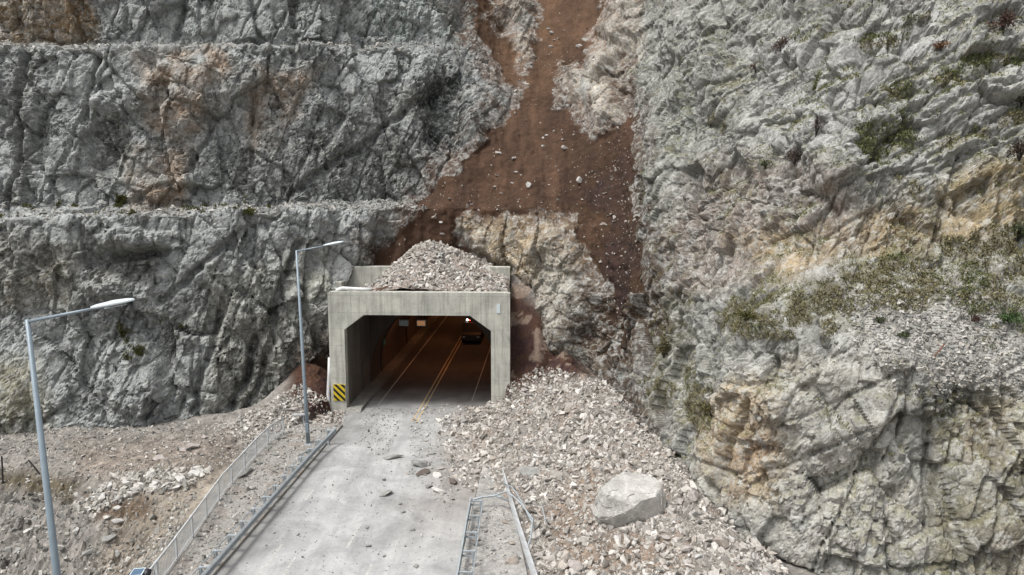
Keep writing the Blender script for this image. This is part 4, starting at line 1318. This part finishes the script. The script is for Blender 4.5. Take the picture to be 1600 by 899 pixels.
small = []
for k in range(9):
    b = hull_rock(100 + k, 10)
    b.verts.index_update()
    small.append((np.array([v.co[:] for v in b.verts]), np.array([[v.index for v in f.verts] for f in b.faces])))
    b.free()

def rand_rot(n):
    q = rng.normal(size=(n, 4)); q /= np.linalg.norm(q, axis=1)[:, None]
    a, b, c_, d = q.T
    return np.stack([np.stack([1 - 2 * (c_*c_ + d*d), 2 * (b*c_ - a*d), 2 * (b*d + a*c_)], 1), np.stack([2 * (b*c_ + a*d), 1 - 2 * (b*b + d*d), 2 * (c_*d - a*b)], 1),
                     np.stack([2 * (b*d - a*c_), 2 * (c_*d + a*b), 1 - 2 * (b*b + c_*c_)], 1)], 1)

def stone_cols(n, pal, var=.09):
    pal = np.array(pal)
    cc = pal[rng.integers(0, len(pal), n)]
    return np.clip(cc * rng.normal(1, var, n)[:, None], .02, .85)

PAL_PALE = [lin(204, 198, 190), lin(194, 188, 180), lin(180, 175, 167), lin(214, 210, 203), lin(170, 165, 157), lin(190, 181, 170), lin(142, 136, 128), lin(206, 200, 192)]
PAL_GREY = [lin(150, 148, 143), lin(132, 130, 126), lin(168, 166, 160), lin(120, 118, 112)]
PAL_WHITE = [lin(200, 196, 188), lin(188, 184, 176), lin(176, 170, 160)]

def stones(name, pos, size, pal, label, smooth=False, sink=.15):
    n = len(pos)
    Vs, Fs, Cs = [], [], []
    off = 0
    kind = rng.integers(0, len(small), n)
    R = rand_rot(n)
    cc = stone_cols(n, pal)
    for k, (bv, bf) in enumerate(small):
        m = np.where(kind == k)[0]
        if not len(m): continue
        stretch = rng.uniform(.7, 1.3, (len(m), 1, 3))
        v = np.einsum('nij,nvj->nvi', R[m], bv[None] * stretch) * size[m][:, None, None]
        v = v + pos[m][:, None, :]
        v[:, :, 2] += (size[m] * (.25 - sink))[:, None]
        Vs.append(v.reshape(-1, 3))
        f = bf[None] + (np.arange(len(m)) * len(bv))[:, None, None] + off
        Fs.append(f.reshape(-1, 3)); off += len(m) * len(bv)
        Cs.append(np.repeat(cc[m], len(bv), 0))
    me = np_mesh(name, np.concatenate(Vs), np.concatenate(Fs), MAT['rubble'], np.concatenate(Cs))
    return link(name, me, kind='stuff', label=label)

def in_poly_ground(polys, n, xr, yr, usable=None):
    """random points on the ground that the photograph shows inside the polygons"""
    out = np.zeros((0, 3))
    while len(out) < n:
        x = rng.uniform(*xr, 20000); y = rng.uniform(*yr, 20000)
        z = surf_z(x, y)
        p = np.stack([x, y, z], 1)
        px, py, dp = project(p)
        m = np.zeros(len(p), bool)
        for pg in polys: m |= poly_sd(px, py, pg) > 0
        if usable is not None: m &= usable(*UV(x, y))
        out = np.concatenate([out, p[m]])
    return out[:n]

def sizes(n, med, sig, lo, hi):
    return np.clip(np.exp(rng.normal(np.log(med), sig, n)), lo, hi)

FAN = [(850, 572), (920, 590), (1010, 620), (1070, 680), (1120, 740), (1170, 800), (1230, 899), (1230, 960), (850, 960), (835, 880), (800, 770), (735, 770), (705, 740), (690, 690), (680, 660), (740, 630), (790, 600)]
p = in_poly_ground([FAN], 31000, (-6, 12.5), (22, 55), lambda u, v: (u > 1.5) & (v < 1.5))
stones('debris_rubble', p, sizes(len(p), .115, .68, .04, .6), PAL_PALE, 'pale broken rubble covering the debris fan right of the road')
p = in_poly_ground([[(640, 640), (760, 620), (730, 760), (700, 800), (640, 740)], [(560, 640), (640, 640), (600, 720), (560, 700)]], 2600, (-14, 0), (34, 54), lambda u, v: (v < 3) & (u > -4.4) & (u < 5.4))
p[:, 2] = np.maximum(p[:, 2], .01)
stones('road_grit', p, sizes(len(p), .065, .65, .025, .32), PAL_PALE + PAL_GREY, 'small stone chips scattered on the road before the portal')
p = in_poly_ground([[(340, 899), (510, 700), (560, 660), (720, 800), (720, 899)]], 1500, (-14, 0), (28, 52), lambda u, v: (u > -4.2) & (u < 5.2))
p[:, 2] = np.maximum(p[:, 2], .008)
stones('loose_grit', p, sizes(len(p), .035, .55, .02, .16), PAL_GREY, 'fine grit spread over the dusty road')
p = in_poly_ground([[(340, 670), (400, 640), (470, 600), (540, 640), (545, 670), (500, 690), (430, 680), (380, 690)]], 2400, (-22, -10), (42, 58), lambda u, v: u < -5.0)
stones('portal_side_rubble', p, sizes(len(p), .17, .5, .07, .5), PAL_PALE, 'pale rubble spilled left of the portal')
pv = rng.uniform(-27, -4, 1500); pu = np.array([rng.uniform(fence_u(v) + .1, -5.0) for v in pv]); pw = to_world(np.stack([pu, pv, pu * 0 + .15], 1))
stones('pavement_rubble', pw, sizes(len(pw), .1, .5, .04, .32), PAL_GREY + PAL_PALE, 'stone chips scattered over the left pavement')
pv = rng.uniform(-27, -16, 500); pu = np.array([rng.uniform(5.6, np.interp(v, [-26, -16], [8.6, 7.3])) for v in pv]); pw = to_world(np.stack([pu, pv, pu * 0 + .10], 1))
stones('shoulder_rubble', pw, sizes(len(pw), .09, .5, .04, .28), PAL_GREY + PAL_PALE, 'stone chips scattered over the right shoulder')
p = in_poly_ground([[(0, 675), (420, 655), (420, 720), (0, 770)]], 3600, (-42, -14), (38, 54), lambda u, v: u < -8.2)
stones('terrace_rubble', p, sizes(len(p), .11, .5, .05, .35), PAL_GREY + PAL_PALE, 'scattered stones on the earth terrace under the quarried face')
p = in_poly_ground([[(0, 770), (130, 760), (330, 740), (240, 899), (0, 899)]], 2300, (-42, -14), (20, 46), lambda u, v: u < -7)
stones('slope_rubble', p, sizes(len(p), .14, .55, .05, .5), PAL_GREY + PAL_WHITE, 'grey stones on the slope falling below the terrace')
p = in_poly_ground([[(110, 790), (150, 770), (180, 740), (240, 735), (330, 735), (300, 760), (200, 775), (140, 815)]], 700, (-42, -16), (30, 46), lambda u, v: u < -8)
stones('terrace_edge_rubble', p, sizes(len(p), .28, .4, .12, .6), PAL_WHITE, 'whitish rocks tipped over the terrace edge')

# on the cliff: bench rubble, scree, stones in the soil
def on_cliff(w_, n):
    w_ = w_ * ((PX2 > -60) & (PX2 < 1660) & (PY2 > -60) & (PY2 < 960))
    cum = np.cumsum(w_); k = np.searchsorted(cum, rng.uniform(0, cum[-1], n))
    return np.clip(k, 0, len(w_) - 1)
k = on_cliff(flat * (1 - side) * (1 - soil) * ~hole, 4200)
stones('bench_rubble', P2[k], sizes(len(k), .16, .5, .06, .5), PAL_GREY + PAL_WHITE, 'broken stone lying along the quarry benches')
k = on_cliff(sstep(-45, 25, poly_sd(wx, wy, SCREE) + 40 * fbm(P, 1.3, 4, 555)), 6500)
stones('scree', P2[k], sizes(len(k), .09, .55, .03, .32), PAL_GREY + PAL_WHITE, 'fine grey scree patch on the right hand ledge', sink=.2)
k = on_cliff(soil * (PY2 < 640) * (0.25 + 2.0 * sstep(40, 130, PY2) * sstep(140, 60, PY2) * (PX2 > 840) + .25 * (PX2 > 930) * (PY2 > 200)) * ~hole, 1000)
stones('soil_stones', P2[k], sizes(len(k), .09, .6, .04, .42), PAL_PALE + [lin(120, 90, 70)], 'small stones caught in the brown soil slide')
k = on_cliff(soil * np.exp(-((PX2 - 985) / 45.) ** 2 - ((PY2 - 420) / 150.) ** 2), 130)
stones('soil_pebbles', P2[k], sizes(len(k), .09, .4, .05, .2), PAL_PALE, 'pale pebbles in the dark soil chute')

# heap on the portal roof
def heap_z(u, v):
    du_ = np.where(u < -.7, (-.7 - u) * .95, (u + .7) * .48)
    dv_ = np.maximum(0, 9.0 - v) * .42
    z = 12.6 - np.sqrt(du_ ** 2 + dv_ ** 2 + .7) - np.maximum(0, v - 9) * 0
    cap = 8.30 + .0 * u
    return np.maximum(z, cap + .0)
hu = np.linspace(-6.2, 6.25, 90); hv = np.linspace(.72, 11.5, 80)
HU, HV = np.meshgrid(hu, hv, indexing='ij')
HZ = heap_z(HU, HV)
nh = fbm(np.stack([HU.ravel(), HV.ravel(), HU.ravel() * 0], 1), 1.2, 4, 931).reshape(HU.shape)
HZ = np.where(HZ > 8.34, HZ + .18 * nh, 8.32 + .02 * nh)
ix = np.arange(HU.size).reshape(HU.shape)
q = np.stack([ix[:-1, :-1], ix[1:, :-1], ix[1:, 1:], ix[:-1, 1:]], -1).reshape(-1, 4)
hp = to_world(np.stack([HU.ravel(), HV.ravel(), HZ.ravel()], 1))
hc = lin(150, 136, 126)[None] * (1 + .2 * nh.ravel())[:, None]
sl = sstep(8.0, 9.5, HV.ravel() + .8 * nh.ravel())[:, None]
hc = hc * (1 - sl) + lin(84, 60, 45)[None] * sl
link('debris_heap', np_mesh('debris_heap', hp, q, MAT['ground'], hc), kind='structure', label='cone of fallen debris on the roof of the portal')
n = 8500
u_ = rng.uniform(-5.6, 6.1, n); v_ = rng.uniform(.75, 10.0, n)
z_ = heap_z(u_, v_)
prob = np.where(z_ > 8.36, 1, np.where(u_ > -4, .75, .25)) * np.where(v_ > 9.0, .35, 1)
m = rng.uniform(0, 1, n) < prob
p = to_world(np.stack([u_, v_, np.maximum(z_, 8.36)], 1)[m])
stones('roof_rubble', p, sizes(len(p), .15, .6, .05, .6), PAL_PALE, 'pale rubble heaped on the portal roof')

# single rocks that the photograph lets one pick out: largest of each patch
big_rocks = {}
def rock_mesh(k, mat):
    if (k, mat) not in big_rocks:
        b = hull_rock(500 + k, 15, .62)
        bmesh.ops.bevel(b, geom=b.edges[:], offset=.012, segments=1, affect='EDGES')
        big_rocks[(k, mat)] = bm_mesh('rock', b, mat)
    return big_rocks[(k, mat)]

def rock(pos, size, mat, label, group=None, sq=(1, 1, 1), name='rock', sink=.12, rz=None, tilt=.25):
    o = link(name, rock_mesh(int(rng.integers(0, 14)), mat), label=label, cat='rock', group=group)
    o.location = (pos[0], pos[1], pos[2] + size * sq[2] * (.30 - sink))
    o.rotation_euler = (rng.uniform(-tilt, tilt), rng.uniform(-tilt, tilt), rng.uniform(0, 6.28) if rz is None else rz)
    o.scale = (size * sq[0], size * sq[1], size * sq[2])
    return o

COLW = {'stone_pale': 'pale', 'stone_grey': 'grey', 'stone_tan': 'tan', 'stone_white': 'whitish', 'stone_brown': 'brown'}
def fan_label(q_, size, mat):
    u, v = UV(q_[0], q_[1])
    px, py, _ = project(np.array(q_))
    if np.hypot(px - 975, py - 795) < 95: place = 'close around the huge boulder'
    elif px > np.interp(py, [560, 630, 740, 900], [860, 960, 1040, 1130]): place = 'at the cliff foot'
    elif v > -5: place = 'just outside the right portal pier'
    elif u < 9.5 and v < -12: place = 'beside the torn rail'
    elif v < -19: place = 'below the huge boulder'
    elif u < 6.5: place = 'where the fan spills on the road'
    else: place = 'in the middle of the debris fan'
    return ('big ' if size > .62 else 'medium ') + COLW[mat] + ' angular rock ' + place
def heap_label(a, b, size, mat):
    place = 'along the roof edge' if b < 2.2 else ('near the top of the roof heap' if b > 6 and abs(a + .7) < 2.5 else ('on the left flank of the roof heap' if a < -.7 else 'on the right flank of the roof heap'))
    return ('big ' if size > .55 else 'medium ') + COLW[mat] + ' rock ' + place + ' of the portal'
MIXP = ['stone_pale', 'stone_pale', 'stone_pale', 'stone_grey', 'stone_tan', 'stone_white']
p = in_poly_ground([FAN], 118, (-6, 11), (24, 55), lambda u, v: (u > 3.5) & (v < -.5))
for q_ in p:
    s_, m_ = float(sizes(1, .48, .3, .36, 1.0)[0]), random.choice(MIXP)
    rock(q_, s_, m_, fan_label(q_, s_, m_), 'rocks in the debris fan', (1, rng.uniform(.7, 1), rng.uniform(.6, .95)))
cnt = 0
while cnt < 50:
    a, b = rng.uniform(-4.6, 5.8), rng.uniform(.9, 8.6)
    z = float(heap_z(np.array(a), np.array(b)))
    if z < 8.5 and rng.uniform() < .6: continue
    x, y, _ = W(a, b)
    s_, m_ = float(sizes(1, .5, .28, .36, .85)[0]), random.choice(MIXP)
    rock((x, y, max(z, 8.36)), s_, m_, heap_label(a, b, s_, m_), 'rocks heaped on the portal roof', (1, .85, .75)); cnt += 1
p = in_poly_ground([[(360, 660), (420, 640), (480, 600), (530, 640), (500, 680), (400, 685)]], 26, (-20, -11), (44, 57), lambda u, v: u < -6.8)
for q_ in p:
    s_, m_ = float(sizes(1, .55, .3, .36, 1.0)[0]), random.choice(MIXP)
    rock(q_, s_, m_, ('big ' if s_ > .6 else 'medium ') + COLW[m_] + ' rock in the spill left of the portal', 'rocks left of the portal', (1, .8, .7))
p = in_poly_ground([[(120, 800), (190, 745), (330, 730), (290, 765), (200, 780), (150, 830)]], 26, (-42, -16), (30, 46), lambda u, v: u < -8)
for q_ in p:
    s_ = float(sizes(1, .6, .3, .4, 1.0)[0])
    rock(q_, s_, 'stone_white', ('big' if s_ > .7 else 'medium') + ' whitish rock tipped over the edge of the earth terrace', 'white rocks on the terrace edge', (1, .8, .65))

def px_rock(px, py, wpx, mat, label, group=None, sq=(1, .75, .45), zmin=.01, tilt=.2, dup_=1.25):
    h_ = ground_hit(px, py)
    x, y = h_[0], h_[1]
    u, v = UV(x, y)
    if -4.5 < u < 5.4 and v < 6: zz = max(.008, float(surf_z(x, y)))
    elif fence_u(v) < u <= -4.5 and v < -3.5: zz = .15
    elif 5.4 <= u < 8.5 and v < -12: zz = max(.11, float(surf_z(x, y)))
    else: zz = float(surf_z(x, y))
    d = np.linalg.norm(h_ - CAM)
    return rock((x, y, zz), dup_ * wpx * d / F_PX, mat, label, group, sq, tilt=tilt, sink=.06)

px_rock(615, 718, 27, 'stone_grey', 'flat grey slab lying alone on the road before the fan', None, (1, .6, .3))
px_rock(655, 730, 26, 'stone_grey', 'long grey slab on top of the road rock cluster', None, (1, .55, .5))
px_rock(661, 742, 20, 'stone_brown', 'brown rock under the long grey slab on the road')
px_rock(682, 746, 15, 'stone_white', 'whitish block next to the brown rock on the road', None, (1, .8, .6))
px_rock(689, 735, 12, 'stone_pale', 'small pale rock behind the whitish block on the road')
px_rock(637, 742, 9, 'stone_pale', 'small pale stone left of the brown road rock')
px_rock(708, 757, 15, 'stone_brown', 'rounded brown rock at the edge of the debris on the road', None, (1, .9, .8))
px_rock(686, 771, 24, 'stone_white', 'white pointed slab lying on the road', None, (1, .5, .4))
px_rock(670, 764, 11, 'stone_grey', 'dark grey stone touching the white pointed slab', None, (1, .8, .7))
px_rock(603, 775, 21, 'stone_grey', 'flat grey rock on the road left of the white slab', None, (1, .7, .4))
px_rock(675, 711, 13, 'stone_grey', 'small grey slab on the road below the fan tip', None, (1, .7, .4))
px_rock(665, 691, 9, 'stone_pale', 'pale stone at the tip of the debris fan')
px_rock(658, 839, 7, 'stone_white', 'small white stone lying in the right lane')
px_rock(385, 746, 30, 'stone_grey', 'flat slab lying on the pavement beside the pale railing', None, (1, .7, .28))
px_rock(800, 885, 20, 'stone_tan', 'tan rock on the gravel shoulder between the two right rails', None, (.8, .7, .6))
for x, y, s_ in ((573, 827, 8), (645, 831, 9), (575, 856, 9), (600, 872, 7), (650, 888, 9), (630, 803, 7), (582, 651, 8), (618, 682, 5), (600, 752, 8), (466, 838, 6), (432, 795, 5), (715, 768, 6), (625, 790, 6), (520, 760, 5), (700, 690, 8), (480, 712, 8)):
    px_rock(x, y, s_, 'stone_grey', 'fist sized grey stone lying on the open road', 'small stones on the open road', (1, .8, .6))
for x, y, s_ in ((745, 850, 14), (790, 822, 12), (770, 865, 10), (760, 835, 8), (800, 855, 12)):
    px_rock(x, y, s_, random.choice(['stone_grey', 'stone_tan']), 'small rock lying on the gravel shoulder beside the right guardrail', 'rocks on the gravel shoulder', (1, .8, .5))
for x, y, s_ in ((430, 716, 12), (455, 735, 10), (440, 690, 14), (405, 730, 10), (420, 705, 10), (470, 715, 10), (360, 790, 10), (340, 815, 9), (395, 770, 9), (315, 850, 9)):
    px_rock(x, y, s_, 'stone_grey', 'small grey rock on the pavement behind the left guardrail', 'rocks on the left pavement', (1, .8, .5))
for x, y, s_ in ((250, 718, 16), (285, 706, 12), (210, 740, 10), (175, 712, 8), (255, 700, 10), (320, 690, 10), (300, 705, 20), (355, 700, 10), (95, 700, 8), (230, 712, 8), (130, 715, 8), (20, 700, 7)):
    px_rock(x, y, s_, (m_ := random.choice(['stone_pale', 'stone_tan', 'stone_grey'])), ('wide ' if s_ > 11 else 'small ') + COLW[m_] + ' stone on the earth terrace below the quarried face', 'stones on the terrace', (1, .8, .55))
for x, y, s_ in ((170, 850, 20), (60, 830, 14), (95, 870, 14), (140, 885, 16), (30, 870, 14), (180, 880, 14), (185, 815, 14), (20, 800, 12), (75, 800, 12), (120, 840, 12), (215, 850, 10), (45, 850, 10)):
    px_rock(x, y, s_, (m_ := random.choice(['stone_grey', 'stone_white'])), ('big ' if s_ > 13 else 'small ') + COLW[m_] + ' rock on the slope below the terrace', 'rocks on the lower left slope', (1, .8, .6))

def cliff_rock(px, py, wpx, mat, label, group=None, sq=(1, .8, .75)):
    k = cliff_hit(px, py)
    if k < 0: return
    pos = P2[k]
    rock(pos, 1.25 * wpx * DEP2[k] / F_PX, mat, label, group, sq, sink=.15)
cliff_rock(905, 283, 15, 'stone_white', 'large white rock resting on the brown soil slide', None, (.9, .8, 1))
cliff_rock(881, 232, 12, 'stone_pale', 'pale blocky rock half way up the brown soil slide')
cliff_rock(778, 238, 15, 'stone_pale', 'flat pale stone on the left side of the soil slide', None, (1, .6, .4))
cliff_rock(827, 289, 12, 'stone_white', 'upright white rock low on the soil slide', None, (.7, .7, 1.1))
for x, y, s_ in ((802, 248, 9), (804, 268, 7), (866, 204, 7), (853, 211, 6), (851, 229, 6), (881, 218, 6), (800, 285, 7), (771, 291, 6), (736, 318, 6), (920, 278, 6), (925, 268, 5), (780, 300, 5), (860, 74, 9), (903, 73, 10), (862, 52, 8),
                (870, 60, 6), (855, 45, 6), (880, 50, 5), (830, 100, 7), (865, 65, 6), (678, 341, 12), (688, 350, 6), (690, 368, 7), (940, 348, 8), (952, 333, 7), (976, 346, 6), (965, 440, 7), (955, 380, 5), (970, 400, 6), (985, 460, 7), (945, 300, 5), (720, 290, 5), (700, 310, 6), (855, 290, 5), (845, 316, 5)):
    m_ = random.choice(['stone_pale', 'stone_white', 'stone_tan'])
    place = 'in the narrow gully of the soil slide' if y < 130 else ('in the dark soil chute' if x > 930 else ('where the soil meets the roof heap' if y > 335 else 'on the open soil slide'))
    cliff_rock(x, y, s_, m_, ('fist sized ' if s_ < 6.5 else 'larger ') + COLW[m_] + ' stone ' + place, 'stones on the soil slide')
for x, y, s_ in ((585, 66, 12), (575, 70, 7), (150, 70, 8), (430, 322, 8), (330, 328, 8), (240, 326, 8), (90, 326, 8)):
    cliff_rock(x, y, s_, 'stone_white', 'pale stone lying on a bench of the quarried face', 'stones on the quarry benches')

# the great boulder: one irregular block with a pale face
def boulder(name, pos, rad, seed, mat, label):
    bm = bmesh.new()
    bmesh.ops.create_icosphere(bm, subdivisions=7, radius=1.0)
    V0 = np.array([v.co[:] for v in bm.verts])
    rb = np.random.default_rng(seed)
    pn = rb.normal(size=(17, 3)); pn /= np.linalg.norm(pn, axis=1)[:, None]
    dd = rb.uniform(.72, .98, 17)
    r = np.full(len(V0), 1.25)
    for n_, d_ in zip(pn, dd):
        cs_ = V0 @ n_
        r = np.minimum(r, np.where(cs_ > .05, d_ / np.maximum(cs_, .05), 9))
    h2, e2, _ = facets(V0 * r[:, None] + seed, rot('Y', 33), (.3, .3, .3), seed + 1, 1.0, .25)
    r = r * (1 + .03 * h2 + .05 * fbm(V0 + seed, .5, 5, seed))
    V0 = V0 * r[:, None]
    V0 = np.clip(V0, [-.95, -.95, -.9], [.95, .95, .82]) * np.array(rad)
    for v, c_ in zip(bm.verts, V0): v.co = c_
    for f in bm.faces: f.smooth = False
    o = link(name, bm_mesh(name, bm, mat), label=label, cat='rock'); o.location = pos
    o.rotation_euler = (0.1, 0.12, .3)
    return o
m_, t_, b_ = new_mat('boulder_stone')
co = coords(t_)
n1 = noise_node(t_, co, 1.4, 8, .7, .6); n2 = noise_node(t_, co, 8, 8, .7, .8); n3 = noise_node(t_, co, .7, 4, .5)
cc = mixc(t_, ramp(t_, n1, [(.4, 0.), (.6, 1.)]), lin(224, 221, 214), lin(186, 184, 178))
cc = mixc(t_, 1.0, cc, ramp(t_, n2, [(.3, .8), (.7, 1.15)]), 'MULTIPLY')
cc = mixc(t_, ramp(t_, n3, [(.52, 0.), (.7, .45)]), cc, lin(186, 172, 158))
t_.links.new(cc, b_.inputs['Base Color']); b_.inputs['Roughness'].default_value = .95
bump(t_, b_, n2, .9, .1)
MAT['boulder'] = m_
g_ = ground_hit(975, 808)
boulder('boulder', (g_[0], g_[1], float(surf_z(g_[0], g_[1])) + .6), (1.62, 1.3, 1.5), 5, 'boulder', 'huge pale boulder sitting in the debris fan right of the broken railing')
g_ = ground_hit(826, 745)
rock((g_[0], g_[1], float(surf_z(g_[0], g_[1]))), 1.35, 'stone_grey', 'grey block with a flat face just behind the torn rail', None, (1, .8, .6))
g_ = ground_hit(900, 890)
rock((g_[0], g_[1], float(surf_z(g_[0], g_[1]))), .95, 'stone_pale', 'rounded pale rock in the fan below the huge boulder', None, (1, .9, .9))

# ------------------------------------------------------------------ vegetation
def tuft_field(name, k, hgt, colA, colB, label, blades=8):
    n = len(k)
    base = P2[k]
    nb = n * blades
    b0 = np.repeat(base, blades, 0) + rng.normal(0, .07, (nb, 3))
    ang = rng.uniform(0, 2 * pi, nb); lean = rng.uniform(.2, 1.1, nb)
    H = np.repeat(hgt * rng.uniform(.6, 1.4, n), blades) * rng.uniform(.6, 1.2, nb)
    dirv = np.stack([np.cos(ang) * np.sin(lean), np.sin(ang) * np.sin(lean), np.cos(lean)], 1)
    dirv += np.repeat(NR[k] * .5, blades, 0)
    dirv /= np.linalg.norm(dirv, axis=1)[:, None]
    wv = np.stack([-np.sin(ang), np.cos(ang), ang * 0], 1) * (.024 * rng.uniform(.6, 1.5, nb))[:, None]
    tip = b0 + dirv * H[:, None] - np.array([0, 0, 1]) * (.18 * H)[:, None]
    midp = b0 + dirv * (H * .55)[:, None]
    Vt = np.stack([b0 - wv, b0 + wv, midp + wv * .8, tip, midp - wv * .8], 1).reshape(-1, 3)
    a = np.arange(nb)[:, None] * 5
    tri = np.concatenate([a + [0, 1, 2], a + [0, 2, 4], a + [4, 2, 3]], 0)
    f = np.repeat(rng.uniform(0, 1, n), blades)[:, None]
    cc = colA[None] * f + colB[None] * (1 - f)
    cc = np.repeat(cc * rng.normal(1, .15, nb)[:, None], 5, 0)
    return link(name, np_mesh(name, Vt, tri, MAT['grass'], np.clip(cc, .01, .6)), kind='stuff', label=label)
k = on_cliff(grass * side, 6000)
green = sstep(0.0, .5, fbm(P2[k], 2.5, 3, 951) + .45 * (PX2[k] > 1480) * (np.abs(PY2[k] - 520) < 50) + .25 * (PY2[k] < 260))
tuft_field('dry_grass', k[green < .45], .12, lin(142, 136, 102), lin(118, 112, 84), 'dry brownish grass growing on the ledges of the natural cliff')
tuft_field('green_grass', k[green >= .45], .12, lin(118, 120, 78), lin(98, 106, 70), 'green grass growing on the ledges of the natural cliff')
k = on_cliff(moss * (PY2 < 720), 5000)
tuft_field('moss_grass', k, .09, lin(134, 132, 88), lin(112, 114, 76), 'thin mossy grass in the cracks of the natural cliff', 6)
k = on_cliff(grass * (1 - side), 1500)
tuft_field('bench_grass', k, .16, lin(104, 104, 60), lin(92, 90, 56), 'sparse grass along the quarry bench')
# terrace hollow grass
p = in_poly_ground([[(0, 738), (60, 742), (130, 752), (110, 785), (40, 772), (0, 762)], [(80, 690), (240, 672), (250, 685), (90, 705)]], 500, (-42, -18), (36, 50), lambda u, v: u < -8)

def shrub(px, py, wpx, hpx, c1, c2, label, group=None, n=420, seed=0):
    kk = cliff_hit(px, py)
    if kk < 0: return
    base = P2[kk]; d = DEP2[kk]
    wd_, ht = wpx * d / F_PX, hpx * d / F_PX
    r = np.random.default_rng(900 + seed)
    t = empty('shrub', Matrix.Translation(base), label, 'shrub', group)
    # stems
    for j in range(7):
        a = r.uniform(0, 6.28); e = Vector((cos(a) * wd_ * .4 * r.uniform(.3, 1), sin(a) * wd_ * .4 * r.uniform(.3, 1) - .1, ht * r.uniform(.6, .95)))
        bm = bmesh.new(); tube(bm, [(0, 0, -.1), tuple(e * .5 + Vector((0, 0, .05))), tuple(e)], [.03, .02, .008], 5); part('stem', bm, 'post_dark', t)
    # twigs and small leaves through the crown, in clumps
    cl = r.normal(0, 1, (14, 3)); cl /= np.linalg.norm(cl, axis=1)[:, None]; cl *= r.uniform(.3, .9, (14, 1)); cl[:, 2] = np.abs(cl[:, 2])
    ctr = cl[r.integers(0, 14, n)] + r.normal(0, .2, (n, 3))
    ctr = ctr * np.array([wd_ / 2, wd_ / 2.4, ht * .55]) + np.array([0, -.08, ht * .3])
    s_ = r.uniform(.025, .075, n)[:, None] * max(.7, min(1.4, wd_))
    a1 = r.normal(0, 1, (n, 3)); a1 /= np.linalg.norm(a1, axis=1)[:, None]
    a2 = np.cross(a1, r.normal(0, 1, (n, 3))); a2 /= np.linalg.norm(a2, axis=1)[:, None]
    Vt = np.stack([ctr - a1 * s_, ctr + a2 * s_ * .4, ctr + a1 * s_, ctr - a2 * s_ * .4], 1).reshape(-1, 3)
    f = r.uniform(0, 1, (n, 1)); cc = np.repeat((c1[None] * f + c2[None] * (1 - f)) * r.normal(1, .2, (n, 1)), 4, 0)
    link('foliage', np_mesh('foliage', Vt, np.arange(n * 4).reshape(-1, 4), MAT['grass'], np.clip(cc, .008, .5)), t)
RED = (lin(98, 72, 62), lin(78, 62, 56)); RUST = (lin(122, 88, 62), lin(104, 80, 60)); GRN = (lin(86, 94, 62), lin(70, 80, 54)); DKB = (lin(78, 68, 62), lin(92, 78, 68))
shrub(1568, 52, 46, 36, *RED, 'dark red bare shrub high on the grey slabs', None, 700, 1)
shrub(1470, 80, 34, 20, *RUST, 'rusty orange shrub beside the grassy seam in the slabs', None, 450, 2)
shrub(1225, 84, 46, 32, *RED, 'dark red shrub under the left end of the slabs', None, 650, 3)
shrub(1180, 112, 26, 18, *RED, 'small red shrub on the left flank of the slabs', None, 350, 4)
shrub(1273, 210, 24, 36, *RED, 'narrow reddish shrub in a cleft of the slabs', None, 380, 5)
shrub(1592, 250, 40, 38, *DKB, 'bare twiggy shrub above the yellowish rock', None, 700, 6)
shrub(1594, 165, 34, 34, *GRN, 'dark green bush at the end of the grassy seam', None, 600, 7)
shrub(1520, 505, 26, 16, *RED, 'low red shrub at the edge of the grey scree', None, 320, 8)
shrub(1594, 375, 34, 30, *GRN, 'dark green bush on the brown grass ledge', None, 550, 9)
shrub(1412, 526, 28, 12, *GRN, 'low green cushion plant on the scree', None, 330, 10)
shrub(1575, 505, 44, 24, lin(84, 104, 60), lin(66, 90, 52), 'bright green bush right of the scree', None, 650, 11)
shrub(1372, 505, 22, 14, *GRN, 'small green shrub left of the scree top', None, 300, 12)
shrub(1240, 255, 40, 26, *DKB, 'dark brown shrub under the slab overhang', None, 500, 13)
shrub(1195, 262, 26, 18, *GRN, 'small green shrub under the slab overhang', None, 350, 14)
shrub(1112, 195, 18, 12, *GRN, 'tiny green bush on the steep grey buttress', None, 240, 15)
shrub(1165, 500, 34, 20, lin(104, 100, 52), lin(84, 84, 48), 'yellow green bush on the lower grass ledge', None, 480, 16)
shrub(1110, 650, 36, 26, lin(98, 92, 54), lin(80, 74, 48), 'olive bush on the rock foot above the debris fan', None, 520, 17)
shrub(1035, 560, 30, 34, lin(96, 90, 52), lin(72, 66, 46), 'olive bush in the mossy groove of the cliff foot', None, 520, 18)

# rubbish timber on the scree
k = cliff_hit(1462, 560)
bm = bmesh.new(); tube(bm, [(-.35, 0, -.15), (0, 0, .2), (.3, 0, .62)], .035, 6)
o = link('broken_branch', bm_mesh('broken_branch', bm, 'wood'), label='broken branch sticking out of the grey scree', cat='branch'); o.location = P2[k]
